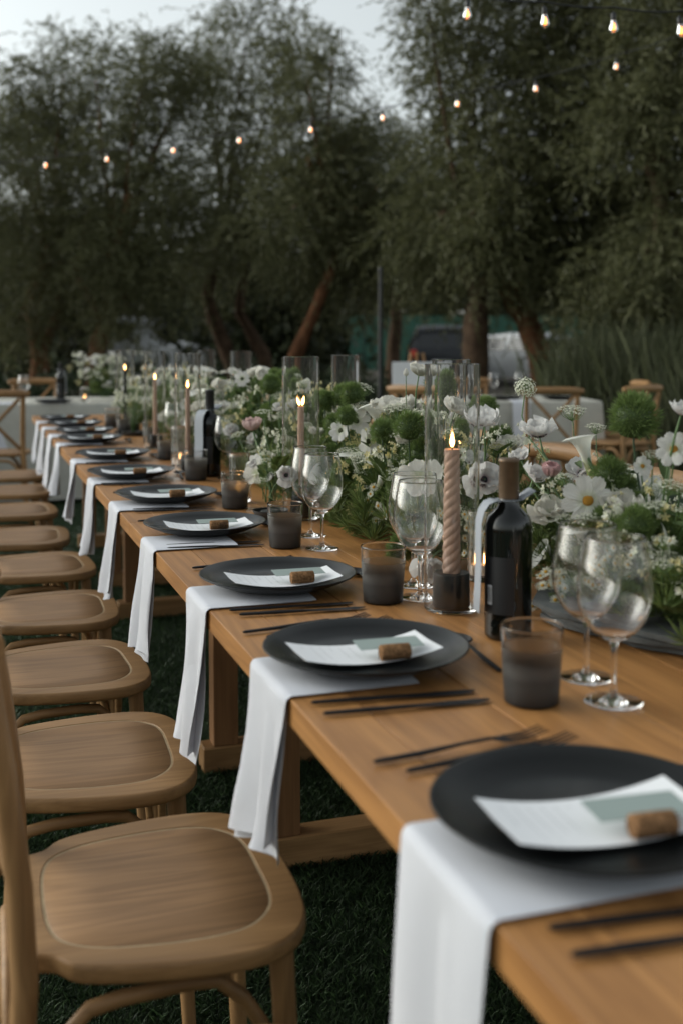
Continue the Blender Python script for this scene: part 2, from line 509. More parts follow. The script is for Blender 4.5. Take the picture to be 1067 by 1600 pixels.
def inset(loop, d):
    n = len(loop); out = []
    for i in range(n):
        a, b = loop[i - 1], loop[(i + 1) % n]
        t = (b - a).normalized(); nrm = Vector((-t.y, t.x, 0))
        out.append(loop[i] + nrm * d)
    return out

def make_chair():
    t = thing('cross_back_chair', 'x', 'chair')
    half = [(0.222, 0.0), (0.219, 0.085), (0.205, 0.150), (0.165, 0.196), (0.100, 0.213), (0.015, 0.210),
            (-0.075, 0.196), (-0.135, 0.178), (-0.162, 0.150), (-0.185, 0.141), (-0.208, 0.138)]
    ctrl = half + [(-0.212, 0.05), (-0.212, -0.05)] + [(x, -y) for x, y in reversed(half[1:])]
    L = smooth_loop(ctrl, 4)
    n = len(L)
    ZT, TH = 0.457, 0.026
    # the panel outline: smooth oval-ish trapezoid inside the rim
    ph = [(0.172, 0.0), (0.170, 0.075), (0.156, 0.118), (0.118, 0.152), (0.06, 0.163), (-0.02, 0.160), (-0.10, 0.146), (-0.150, 0.118), (-0.168, 0.075)]
    pc = ph + [(-0.172, 0.0)] + [(x, -y) for x, y in reversed(ph[1:])]
    P = smooth_loop(pc, 4)
    # resample both loops by angle so that the rim can be bridged
    def at_angle(loop, a):
        best = None
        for i in range(len(loop)):
            p, q = loop[i], loop[(i + 1) % len(loop)]
            d = Vector((math.cos(a), math.sin(a), 0)); e = q - p
            den = d.x * e.y - d.y * e.x
            if abs(den) < 1e-12: continue
            s_ = (p.x * e.y - p.y * e.x) / den; u = (p.x * d.y - p.y * d.x) / den
            if s_ > 0 and -1e-6 <= u <= 1 + 1e-6: best = max(best or 0, s_)
        return Vector((math.cos(a) * best, math.sin(a) * best, 0))
    angs = [2 * math.pi * k / 96 for k in range(96)]
    O = [at_angle(L, a) for a in angs]; I = [at_angle(P, a) for a in angs]
    def ring(loop, z): return [(p.x, p.y, z) for p in loop]
    def sc(loop, d):
        return [p * ((p.length - d) / p.length) for p in loop]
    mb = MB()
    mb.rings([ring(I, ZT - TH), ring(sc(O, 0.006), ZT - TH), ring(sc(O, 0.0015), ZT - TH + 0.003), ring(O, ZT - TH + 0.008),
              ring(O, ZT - 0.006), ring(sc(O, 0.0012), ZT - 0.002), ring(sc(O, 0.0035), ZT - 0.0003), ring(sc(O, 0.006), ZT),
              ring(sc(I, -0.003), ZT), ring(sc(I, -0.0015), ZT - 0.002), ring(I, ZT - TH)], caps=False)
    seat = mb.build('seat', M['chair'], t, sharp=50)
    mb = MB()
    mb.rings([ring(sc(I, -0.0018), ZT - 0.0010), ring(sc(I, 0.0028), ZT - 0.0010)], caps=False)
    mb.build('inlay_line', M['inlay'], seat)
    mb = MB()
    mb.rings([ring(sc(I, 0.002), ZT - 0.012), ring(sc(I, 0.002), ZT - 0.002), ring(sc(I, 0.0042), ZT - 0.0003),
              [(p.x * 0.5, p.y * 0.5, ZT - 0.0028) for p in I]], caps=True)
    mb.build('seat_panel', M['seat'], seat, sharp=60)
    # rear posts run from the floor to the top rail
    def post(sy):
        pts = [(-0.250, sy * 0.205, 0.003), (-0.232, sy * 0.195, 0.16), (-0.214, sy * 0.184, 0.32), (-0.205, sy * 0.176, 0.44),
               (-0.210, sy * 0.175, 0.56), (-0.228, sy * 0.178, 0.70), (-0.252, sy * 0.182, 0.835)]
        return pts
    for sy in (-1, 1):
        mb = MB(); mb.tube(post(sy), [0.014, 0.0165, 0.018, 0.019, 0.018, 0.0172, 0.0165], 12)
        mb.build('back_post', M['chair_z'], t, sharp=60)
        mb = MB(); fx, fy = 0.165, sy * 0.152
        mb.tube([(fx + 0.022, fy + sy * 0.018, 0.003), (fx + 0.012, fy + sy * 0.010, 0.2), (fx, fy, ZT - TH + 0.004)], [0.0135, 0.0165, 0.0195], 12)
        mb.build('leg', M['chair_z'], t, sharp=60)
    # bowed top rail, flat oval section
    mb = MB(); pts = []; K = 14
    for k in range(K + 1):
        y = -0.222 + 0.444 * k / K; u = abs(y) / 0.222
        pts.append((-0.285 + 0.045 * u * u, y, 0.858 + 0.006 * (1 - u * u)))
    mb.tube(pts, [0.018 if k in (0, K) else (0.024 if k in (1, K - 1) else 0.027) for k in range(K + 1)], 12, flat=1.0)
    rail = mb.build('top_rail', M['chair_y'], t, sharp=60)
    # crossed bent slats of the back
    for sy in (-1, 1):
        mb = MB(); pts = []
        for k in range(11):
            u = k / 10.0
            y = sy * (-0.165 + 0.325 * u); z = 0.475 + 0.355 * u
            x = -0.200 - 0.062 * u - 0.030 * math.sin(math.pi * u) + sy * 0.006
            pts.append((x, y, z))
        mb.tube(pts, 0.0125, 8, flat=0.55, up=(1, 0, 0))
        mb.build('cross_slat', M['chair_z'], t, sharp=60)
    # bent braces under the seat
    def arch(p, q, z0, z1):
        mb = MB(); pts = []
        for k in range(13):
            u = k / 12.0; a = math.pi * u
            e = (1 - math.cos(a)) / 2
            x = p[0] + (q[0] - p[0]) * (0.04 + 0.92 * e); y = p[1] + (q[1] - p[1]) * (0.04 + 0.92 * e)
            z = z0 + (z1 - z0) * min(1, 1.12 * math.sin(a)) ** 0.8
            pts.append((x, y, z))
        mb.tube(pts, 0.0105, 8)
        mb.build('bent_brace', M['chair'], t, sharp=60)
    arch((-0.228, 0.192), (0.175, 0.160), 0.20, 0.408); arch((-0.228, -0.192), (0.175, -0.160), 0.20, 0.408)
    arch((0.178, -0.163), (0.178, 0.163), 0.20, 0.408); arch((-0.226, -0.190), (-0.226, 0.190), 0.20, 0.408)
    def squeeze(o):
        for c in o.children:
            c.data.transform(Matrix.Scale(0.86, 4, (1, 0, 0))); squeeze(c)
    squeeze(t)
    note_kids(t)
    return t
chair0 = make_chair()
# the row beside the plates, counted from the linen-draped table at the far end
rowY = [6.56, 5.86, 5.16, 4.45, 3.85, 3.20, 2.605, 2.03, 1.505, 0.935]
rowX = [0.242, 0.228, 0.187, 0.183, 0.210, 0.209, 0.197, 0.195, 0.233, 0.190]
rowA = [3, -4, 2.5, -3, 3.5, -1.5, 2.5, -2.5, -1, 3]
for i, (y, x, a) in enumerate(zip(rowY, rowX, rowA)):
    lab = f'cross-back oak chair tucked beneath the napkin row, {ORD[i]} from the linen-draped table'
    if i == 0:
        chair0.location = (x, y, 0.003); chair0.rotation_euler.z = R(a); chair0['label'] = lab
        chair0['group'] = 'chairs along the napkin side of the long table'
    else:
        copy_tree(chair0, (x, y, 0.003), R(a), lab)
def chair_at(x, y, a, label, group=None):
    c = copy_tree(chair0, (x, y, 0.003), R(a), label)
    c['group'] = group
    return c
# the opposite side of the flowers
oppY = [1.02, 1.62, 2.30, 2.98, 3.62, 4.30, 5.00, 5.75, 6.45]
oppX = [1.46, 1.47, 1.40, 1.50, 1.50, 1.47, 1.45, 1.48, 1.46]
for i, (y, x) in enumerate(zip(oppY, oppX)):
    chair_at(x, y, 180 + random.uniform(-5, 5), f'cross-back oak chair behind the flowers, {ORD[len(oppY) - 1 - i]} on its side from the linen-draped table', 'chairs behind the flowers')

# ------------------------------------------------------------------ linen-draped guest tables behind
def draped_table(name, cx, cy, sx, sy, rot, label):
    t = thing(name, label, 'table', (cx, cy, 0), R(rot), 'linen-draped guest tables')
    # cloth: top with a soft edge, skirts in gentle folds
    mb = MB(); N = 36
    per = []
    for side, (a, b) in enumerate((((-sx, -sy), (sx, -sy)), ((sx, -sy), (sx, sy)), ((sx, sy), (-sx, sy)), ((-sx, sy), (-sx, -sy)))):
        for k in range(N): 
            u = k / N; per.append((a[0] + (b[0] - a[0]) * u, a[1] + (b[1] - a[1]) * u))
    rings = []
    for j, (z, off, amp) in enumerate(((0.752, -0.006, 0), (0.7495, 0.0, 0), (0.738, 0.004, 0.0), (0.60, 0.012, 0.008), (0.40, 0.022, 0.016), (0.20, 0.03, 0.022), (0.04, 0.036, 0.026))):
        ring = []
        for i, (x, y) in enumerate(per):
            fx = (1 if x >= sx - 1e-6 else (-1 if x <= -sx + 1e-6 else 0)); fy = (1 if y >= sy - 1e-6 else (-1 if y <= -sy + 1e-6 else 0))
            w = off + amp * (math.sin(i * 0.83 + cx) * 0.6 + math.sin(i * 0.37 + 1.3 * cy) * 0.6 + 0.4)
            ring.append((x + fx * w, y + fy * w, z))
        rings.append(ring)
    mb.rings(rings, caps=False); mb.f.append(tuple(range(len(per)))); mb.mi.append(0)
    mb.build('tablecloth', M['cloth'], t, sharp=70)
    for ax in (-1, 1):
        for ay in (-1, 1):
            mb = MB(); mb.tube([(ax * (sx - 0.12), ay * (sy - 0.12), 0.0), (ax * (sx - 0.12), ay * (sy - 0.12), 0.735)], 0.025, 8)
            mb.build('leg', M['table_x'], t)
    mb = MB(); mb.box(-sx + 0.012, sx - 0.012, -sy + 0.012, sy - 0.012, 0.715, 0.746); mb.build('table_board', M['table_x'], t)
    return t
draped_table('draped_table', 0.05, 9.07, 1.35, 0.52, -4, 'oatmeal linen-draped table beyond the end of the farm tables')
draped_table('draped_table', 4.20, 8.20, 0.64, 0.50, -16, 'oatmeal linen-draped table in front of the tall reeds')
chair_at(0.20, 7.98, 84, 'cross-back oak chair turned to the linen-draped table beyond the farm tables', 'chairs at the draped tables')
chair_at(-0.72, 8.05, 88, 'cross-back oak chair beside the first, at the draped table beyond the farm tables', 'chairs at the draped tables')
chair_at(0.55, 9.98, -96, 'cross-back oak chair on the tree side of the draped table with the white bouquet', 'chairs at the draped tables')
chair_at(-0.45, 10.02, -88, 'cross-back oak chair on the tree side of the draped table, behind clear glasses', 'chairs at the draped tables')
chair_at(4.02, 7.22, 70, 'cross-back oak chair facing the draped table by the reeds, its back to the flowers', 'chairs at the draped tables')
chair_at(4.72, 7.35, 108, 'angled cross-back oak chair at the corner of the draped table by the reeds', 'chairs at the draped tables')
chair_at(5.12, 8.05, 165, 'cross-back oak chair at the end of the draped table by the reeds', 'chairs at the draped tables')
chair_at(3.30, 7.75, 30, 'cross-back oak chair before the white board, at the draped table by the reeds', 'chairs at the draped tables')
chair_at(4.25, 9.02, -105, 'cross-back oak chair behind the lit votives on the draped table by the reeds', 'chairs at the draped tables')
# ------------------------------------------------------------------ place settings
plates = [(0.523, 6.383), (0.536, 5.91), (0.536, 5.42), (0.516, 4.975), (0.524, 4.256), (0.503, 3.624),
          (0.520, 3.055), (0.515, 2.51), (0.522, 1.903), (0.509, 1.406), (0.518, 0.853)]
drops = [0.20, 0.21, 0.22, 0.20, 0.20, 0.21, 0.22, 0.22, 0.245, 0.20, 0.30]
nshift = [-0.05, -0.05, -0.04, -0.06, -0.06, -0.05, -0.055, -0.10, -0.035, -0.016, -0.025]
def place(i): return f'{ORD[i]} place from the linen-draped table'

# --- plate
mb = MB()
mb.lathe([(0, 0), (0.076, 0), (0.080, 0.0012), (0.100, 0.0055), (0.122, 0.0140), (0.1385, 0.0222), (0.1402, 0.0238), (0.1398, 0.0250),
          (0.1375, 0.0247), (0.122, 0.0175), (0.104, 0.0098), (0.088, 0.0072), (0.05, 0.0066), (0, 0.0066)], 72)
plate_me = mb.mesh('plate', M['plate'], sharp=80)

# --- knife, fork, spoon: blade / head and handle as parts
def flat_rings(mb, xs, ws, hs, zc, yc=None, n=8):
    rings = []
    for i, x in enumerate(xs):
        y0 = yc[i] if yc else 0
        rings.append([(x, y0 + ws[i] / 2 * math.cos(2 * math.pi * k / n), zc[i] + hs[i] / 2 * math.sin(2 * math.pi * k / n)) for k in range(n)])
    mb.rings(rings, True)
def make_knife():
    t = thing('table_knife', 'x', 'knife')
    mb = MB(); flat_rings(mb, [-0.105, -0.1, -0.05, 0.0], [0.004, 0.0075, 0.0085, 0.007], [0.003, 0.005, 0.006, 0.0048], [0.0035] * 4)
    mb.build('handle', M['cutlery'], t)
    mb = MB(); flat_rings(mb, [0.0, 0.012, 0.05, 0.085, 0.101, 0.105], [0.007, 0.011, 0.0165, 0.016, 0.010, 0.003], [0.0046, 0.0028, 0.0018, 0.0016, 0.0014, 0.001],
                          [0.0035, 0.003, 0.0025, 0.0025, 0.0025, 0.0025], [0, 0.0012, 0.0025, 0.0030, 0.0042, 0.0055])
    mb.build('blade', M['cutlery'], t); note_kids(t); return t
def make_fork():
    t = thing('table_fork', 'x', 'fork')
    mb = MB(); flat_rings(mb, [-0.105, -0.1, -0.05, 0.0, 0.035], [0.004, 0.0075, 0.0085, 0.0055, 0.007], [0.003, 0.005, 0.006, 0.004, 0.0032], [0.0035, 0.0035, 0.004, 0.007, 0.008])
    mb.build('handle', M['cutlery'], t)
    mb = MB(); flat_rings(mb, [0.035, 0.046, 0.058], [0.007, 0.020, 0.023], [0.003, 0.0022, 0.0018], [0.008, 0.0055, 0.0045])
    h = mb.build('fork_head', M['cutlery'], t)
    for k in range(4):
        y = -0.0096 + 0.0064 * k
        mb = MB(); flat_rings(mb, [0.056, 0.08, 0.104], [0.0036, 0.0032, 0.0016], [0.0018, 0.0018, 0.0014], [0.0047, 0.0048, 0.0100], [y] * 3, 6)
        mb.build('tine', M['cutlery'], h)
    note_kids(t); return t
def make_spoon():
    t = thing('dessert_spoon', 'x', 'spoon')
    mb = MB(); flat_rings(mb, [-0.085, -0.08, -0.03, 0.02, 0.045], [0.004, 0.0075, 0.0075, 0.005, 0.006], [0.003, 0.005, 0.0055, 0.004, 0.003], [0.003, 0.003, 0.0045, 0.008, 0.008])
    mb.build('handle', M['cutlery'], t)
    mb = MB(); rings = []
    for (rr, z) in ((1.0, 0.0085), (0.96, 0.0092), (0.8, 0.0062), (0.5, 0.0035), (0.12, 0.0027)):
        rings.append([(0.068 + 0.028 * rr * math.cos(a) * (1.0 if math.cos(a) > 0 else 1.0), 0.0195 * rr * math.sin(a) * (1 - 0.12 * math.cos(a)), z) for a in [2 * math.pi * k / 24 for k in range(24)]])
    under = [[(x, y, z - 0.0012) for x, y, z in r_] for r_ in rings]
    mb.rings(list(reversed(under)) + rings, True)
    mb.build('bowl', M['cutlery'], t, sharp=80); note_kids(t); return t
knife0, fork0, spoon0 = make_knife(), make_fork(), make_spoon()
used = set()
def put(proto, loc, rz, label, group):
    if proto.name not in used:
        used.add(proto.name); o = proto; o.location = loc; o.rotation_euler.z = rz; o['label'] = label
    else:
        o = copy_tree(proto, loc, rz, label)
    o['group'] = group
    return o

# --- napkins
def napkin(px, py, w, drop, seed, label):
    rd = random.Random(seed)
    t = thing('napkin', label, 'napkin', (0, py, 0), 0, 'napkins hanging over the table edge')
    def layer(name, wid, off, inner, dz, th):
        E = TX0
        path = []   # (x, z, hang fraction, normal x, normal z)
        r = 0.007 + off
        for k in range(9):
            x = inner + (E + 0.004 - inner) * k / 8; path.append((x, TT + off + 0.0005, 0.0))
        for k in range(1, 6):
            a = math.pi / 2 * k / 5
            path.append((E + 0.004 - r * math.sin(a), TT + off + 0.0005 - r * (1 - math.cos(a)), 0.0))
        x1, z1 = path[-1][0], path[-1][1]
        for k in range(1, 15):
            u = k / 14; path.append((x1 - 0.012 * u ** 1.5, z1 - (drop + dz) * u, u))
        n = 17; rings = []
        ph1, ph2 = rd.uniform(0, 6), rd.uniform(0, 6); sk = rd.uniform(-0.008, 0.012)
        f1 = rd.uniform(1.1, 1.6)
        for i, (x, z, u) in enumerate(path):
            a = path[max(i - 1, 0)]; b = path[min(i + 1, len(path) - 1)]
            tx, tz = b[0] - a[0], b[1] - a[1]; L_ = math.hypot(tx, tz); nx, nz = tz / L_, -tx / L_
            if nz < 0 and u == 0: nx, nz = -nx, -nz
            if u > 0: nx, nz = -abs(nx), nz
            top, bot = [], []
            for j in range(n):
                v = j / (n - 1) * 2 - 1
                ww = wid * (1 - 0.16 * u) / 2
                y = v * ww + sk * u + (0.004 * math.sin(3 * z * 9 + ph1)) * u
                wave = u * (0.013 * math.sin(f1 * math.pi * v + ph1) + 0.006 * math.sin(3.1 * v + ph2 + 4 * u) + 0.004 * math.sin(7 * v + ph2))
                crumple = 0.0008 * math.sin(23 * (x + z) + 5 * v + ph2) * (1 if u > 0 else 0.3)
                e = (1 - abs(v) ** 8) * (1.7 if u > 0.94 else 1.0)
                hem = (0.006 * math.sin(2.2 * v + ph2) - 0.004 * v) * max(0, u - 0.9) * 10
                px_, pz_ = x - wave - 0.006 * u, z + hem
                top.append((px_ + nx * (th * e + crumple), y, pz_ + nz * (th * e + abs(crumple))))
                bot.append((px_, y, pz_))
            rings.append(top + bot[::-1])
        mb = MB(); mb.rings(rings, True)
        mb.build(name, M['linen'], t, sharp=75)
    layer('inner_fold', w * 0.93, 0.0005, px + 0.03, 0.012, 0.0018)
    layer('outer_fold', w, 0.0032, px + 0.035, 0.0, 0.0024)
    return t

# --- menu card, name card and cork
def menu_card(px, py, rz, label, printed):
    t = thing('menu_card', label, 'menu card', (px, py, TT + 0.0065), rz, 'menu cards on the plates')
    mb = MB(); n = 13; rows = []
    L_, W_ = 0.192, 0.096
    def z_at(x, y): return 0.0105 + 0.0125 * (x / 0.096) ** 2 + 0.0015 * (y / 0.048) ** 2
    rings = []
    for i in range(n):
        x = -L_ / 2 + L_ * i / (n - 1)
        ys = [-W_ / 2, 0, W_ / 2]
        rings.append([(x, y, z_at(x, y)) for y in ys] + [(x, y, z_at(x, y) - 0.0005) for y in reversed(ys)])
    mb.rings(rings, True)
    sheet = mb.build('sheet', M['paper'], t, sharp=40)
    if printed:
        mb = MB(); rd = random.Random(int(py * 100))
        for r_ in range(7):
            x = -0.078 + 0.0135 * r_
            y = 0.036
            while y > -0.034:
                w_ = rd.uniform(0.004, 0.011)
                a, b = x, x + 0.0017
                mb.add([(a, y - w_, z_at(a, y) + 0.0005), (b, y - w_, z_at(b, y) + 0.0005), (b, y, z_at(b, y) + 0.0005), (a, y, z_at(a, y) + 0.0005)], [(0, 1, 2, 3)])
                y -= w_ + 0.0022
                if rd.random() < 0.12: break
        mb.build('print', M['ink'], sheet, smooth=False)
    return t
def cork_holder(px, py, rz, label, printed):
    z = TT + 0.0065
    t = thing('cork_holder', label, 'cork', (px, py, z), rz, 'cork card holders on the plates')
    mb = MB(); Rr, L_ = 0.0106, 0.0205; n = 20; rings = []
    for x, rr in ((-L_, 0.86), (-L_ + 0.0012, 0.98), (-L_ * 0.3, 1.0), (L_ * 0.3, 1.0), (L_ - 0.0012, 0.98), (L_, 0.86)):
        rings.append([(x, Rr * rr * math.cos(2 * math.pi * k / n), 0.0235 + Rr * rr * math.sin(2 * math.pi * k / n)) for k in range(n)])
    mb.rings(rings, True); c = mb.build('cork', M['cork'], t, sharp=50)
    if printed:
        mb = MB()
        def patch(x0, x1, a0, a1):
            vs = []; k = 4
            for i in range(k + 1):
                a = a0 + (a1 - a0) * i / k
                for x in (x0, x1): vs.append((x, math.cos(a) * (Rr + 0.0002), 0.0235 + math.sin(a) * (Rr + 0.0002)))
            mb.add(vs, [(2 * i, 2 * i + 1, 2 * i + 3, 2 * i + 2) for i in range(k)])
        rd = random.Random(3)
        for r_ in range(9):
            x = -0.001 + 0.0019 * r_
            a = math.pi * 0.80
            while a < math.pi * 1.35:
                d = rd.uniform(0.08, 0.3); patch(x, x + 0.0012, a, a + d); a += d + 0.12
        mb.build('stamp', M['cork_ink'], c, smooth=False)
    mb = MB()
    mb.box(-0.045, 0.045, 0, 0.040, 0, 0.0006)
    o = mb.build('name_card', M['namecard'], t, smooth=False)
    o.location = (0.0, 0.007, 0.0265); o.rotation_euler = (R(4), 0, 0)
    return t

crd = {10: (0.002, -0.014, -3), 9: (-0.005, -0.004, 1)}
ckd = {10: (0.030, -0.058, -4), 9: (0.024, -0.046, -3)}
mnote = {10: 'white menu card with pale print under a sage name card, beside the tan-capped bottle\'s plate row end'}
G_PL, G_FK, G_KN, G_SP = 'black plates along the table edge', 'black forks', 'black knives', 'black dessert spoons'
for i, (px, py) in enumerate(plates):
    o = link('plate', plate_me, None, (px, py, TT + 0.0068)); o.rotation_euler.z = random.uniform(0, 6)
    tag(o, f'round black coupe plate at the {place(i)}', 'plate', G_PL)
    napkin(px, py + nshift[i], random.Random(i).uniform(0.165, 0.19), drops[i], i, f'white linen napkin under the black plate at the {place(i)}')
    a = crd.get(i, (random.uniform(-0.004, 0.004), random.uniform(-0.025, -0.01), random.uniform(-3, 3)))
    menu_card(px + a[0], py + a[1], R(a[2]), f'white menu card on the black plate at the {place(i)}', i >= 7)
    b = ckd.get(i, (random.uniform(0.018, 0.030), random.uniform(-0.062, -0.05), random.uniform(-3, 3)))
    cork_holder(px + b[0], py + b[1], R(b[2]), f'cork with a sage name card, {place(i)}' if i != 7 else f'stamped cork with a sage name card, {place(i)}', i == 7)
    j = lambda s=0.006: random.uniform(-s, s)
    put(knife0, (px - 0.012 + j(), py - 0.148 + j(0.004), TT + 0.001), R(-5 + random.uniform(-2, 2)), f'black knife lying nearer the plate, {place(i)}', G_KN)
    put(knife0, (px - 0.012 + j(), py - 0.184 + j(0.004), TT + 0.001), R(-6 + random.uniform(-2, 2)), f'black knife lying farther from the plate, {place(i)}', G_KN)
    put(fork0, (px - 0.014 + j(), py + 0.222 + j(0.004), TT + 0.001), R(6 + random.uniform(-2, 2)), f'black fork lying farther from the plate, {place(i)}', G_FK)
    put(fork0, (px + 0.006 + j(), py + 0.190 + j(0.004), TT + 0.001), R(7 + random.uniform(-2, 2)), f'black fork lying nearer the plate, {place(i)}', G_FK)
    put(spoon0, (px + 0.162 + j(), py - 0.005 + j(0.01), TT + 0.001), R(87 + random.uniform(-4, 4)), f'black dessert spoon beyond the plate, {place(i)}', G_SP)
# the facing side of the table
for q, y in enumerate((6.45, 5.75, 5.00, 4.30, 3.62, 2.98, 2.30, 1.62, 1.02)):
    o = link('plate', plate_me, None, (1.285, y, TT + 0.0012))
    tag(o, f'round black coupe plate behind the flowers, {ORD[q]} from the linen-draped table', 'plate', 'black plates behind the flowers')

# ------------------------------------------------------------------ glasses
def smoke_mat():
    m, n, l, b = new_mat('smoke_gradient_glass')
    tc = n.new('ShaderNodeTexCoord'); sp = n.new('ShaderNodeSeparateXYZ'); l.new(tc.outputs['Object'], sp.inputs[0])
    mr = n.new('ShaderNodeMapRange'); mr.inputs['From Max'].default_value = 0.1; l.new(sp.outputs['Z'], mr.inputs['Value'])
    r = n.new('ShaderNodeValToRGB'); e = r.color_ramp.elements
    e[0].position = 0.0; e[0].color = (0.006, 0.006, 0.006, 1)
    e[1].position = 0.32; e[1].color = (0.11, 0.108, 0.105, 1)
    for p, c in ((0.68, (0.70, 0.675, 0.64, 1)), (0.71, (0.93, 0.92, 0.91, 1)), (1.0, (1, 1, 1, 1))):
        q = e.new(p); q.color = c
    l.new(mr.outputs[0], r.inputs['Fac']); l.new(r.outputs[0], b.inputs['Base Color'])
    ro = n.new('ShaderNodeValToRGB'); e = ro.color_ramp.elements
    e[0].position = 0.68; e[0].color = (0.34,) * 3 + (1,); e[1].position = 0.71; e[1].color = (0.02,) * 3 + (1,)
    l.new(mr.outputs[0], ro.inputs['Fac']); l.new(ro.outputs[0], b.inputs['Roughness'])
    tr = n.new('ShaderNodeValToRGB'); e = tr.color_ramp.elements
    e[0].position = 0.04; e[0].color = (0.0,) * 3 + (1,); e[1].position = 0.55; e[1].color = (1, 1, 1, 1)
    l.new(mr.outputs[0], tr.inputs['Fac']); l.new(tr.outputs[0], b.inputs['Transmission Weight'])
    b.inputs['IOR'].default_value = 1.4
    return m
M['smoke'] = smoke_mat()
mb = MB()
mb.lathe(sup([(0, 0), (0.031, 0), (0.0335, 0.0015), (0.0385, 0.094), (0.0378, 0.0952), (0.0370, 0.094), (0.0323, 0.010), (0.030, 0.008), (0, 0.008)]), 48)
tumbler_me = mb.mesh('tumbler', M['smoke'], sharp=60)
mb = MB()
def crv(ctrl, per=5):
    out = []
    for i in range(len(ctrl) - 1):
        p0, p1, p2, p3 = [Vector((*ctrl[min(max(k, 0), len(ctrl) - 1)], 0)) for k in (i - 1, i, i + 1, i + 2)]
        for j in range(per):
            t = j / per
            q = 0.5 * ((2 * p1) + (p2 - p0) * t + (2 * p0 - 5 * p1 + 4 * p2 - p3) * t * t + (3 * p1 - p0 - 3 * p2 + p3) * t ** 3)
            out.append((q.x, q.y))
    return out + [tuple(ctrl[-1])]
stem_p = crv([(0.0345, 0.0016), (0.020, 0.0026), (0.0095, 0.0055), (0.0046, 0.012), (0.0036, 0.022), (0.0033, 0.045), (0.0036, 0.066), (0.0060, 0.0755)], 4)
bowl_p = crv([(0.0060, 0.0755), (0.015, 0.0800), (0.030, 0.0925), (0.0415, 0.112), (0.0455, 0.133), (0.0445, 0.158), (0.0405, 0.182), (0.0370, 0.203)], 6)
inner = []
for k, (r_, z_) in enumerate(bowl_p):
    a_ = bowl_p[max(k - 1, 0)]; b_ = bowl_p[min(k + 1, len(bowl_p) - 1)]
    tx, tz = b_[0] - a_[0], b_[1] - a_[1]; L_ = math.hypot(tx, tz); th = 0.0010 + 0.0040 * max(0, 1 - (z_ - 0.0755) / 0.012) ** 2
    inner.append((max(0.0, r_ - tz / L_ * th), z_ + tx / L_ * th))
inner = [p for p in inner if p[0] > 0.003]
mb.lathe([(0, 0), (0.034, 0.0), (0.0352, 0.0008)] + stem_p + bowl_p[1:] + [(0.0365, 0.2036)] + list(reversed(inner)) + [(0, inner[0][1] - 0.0002)], 56)
wine_me = mb.mesh('wine_glass', M['glass'], sharp=80)

def set_obj(name, me, x, y, label, cat, group, z=TT + 0.0012, rz=0.0):
    o = link(name, me, None, (x, y, z)); o.rotation_euler.z = rz
    return tag(o, label, cat, group)
tumb = [(0.715, 5.849), (0.720, 5.40), (0.767, 4.893), (0.714, 4.172), (0.694, 3.517), (0.673, 2.881), (0.645, 2.292), (0.665, 1.752), (0.649, 1.198)]
tn = [1, 2, 3, 4, 5, 6, 7, 8, 9]
for (x, y), k in zip(tumb, tn):
    set_obj('tumbler', tumbler_me, x, y, f'smoky gradient tumbler by the knives of the {place(k + 1)}', 'tumbler', 'smoky tumblers along the plates')
set_obj('tumbler', tumbler_me, 0.775, 4.02, 'smoky gradient glass tumbler beside the ribbed votive near the black-capped bottle', 'tumbler', 'smoky tumblers along the plates')
set_obj('tumbler', tumbler_me, 0.790, 5.62, 'smoky gradient glass tumbler beside the slim black taper candle', 'tumbler', 'smoky tumblers along the plates')
for x, y, lab in ((0.743, 1.164, 'stemmed wine glass in front of its twin, before the slate-based bouquet'),
                  (0.763, 1.261, 'stemmed wine glass close behind its twin, against the slate-based bouquet'),
                  (0.713, 2.245, 'stemmed wine glass beside the mossy green foliage, ahead of its twin'),
                  (0.736, 2.404, 'stemmed wine glass behind its twin, by the slim pink taper'),
                  (0.733, 1.754, 'stemmed wine glass beside the twisted pink candle, ahead of its twin'),
                  (0.761, 1.852, 'stemmed wine glass behind its twin, under the white orchid by the twisted candle'),
                  (0.800, 3.52, 'stemmed wine glass in front of the black-capped bottle'),
                  (0.790, 4.42, 'stemmed wine glass behind the ribbed votive beyond the black-capped bottle')):
    set_obj('wine_glass', wine_me, x, y, lab, 'wine glass', 'wine glasses on the long table')

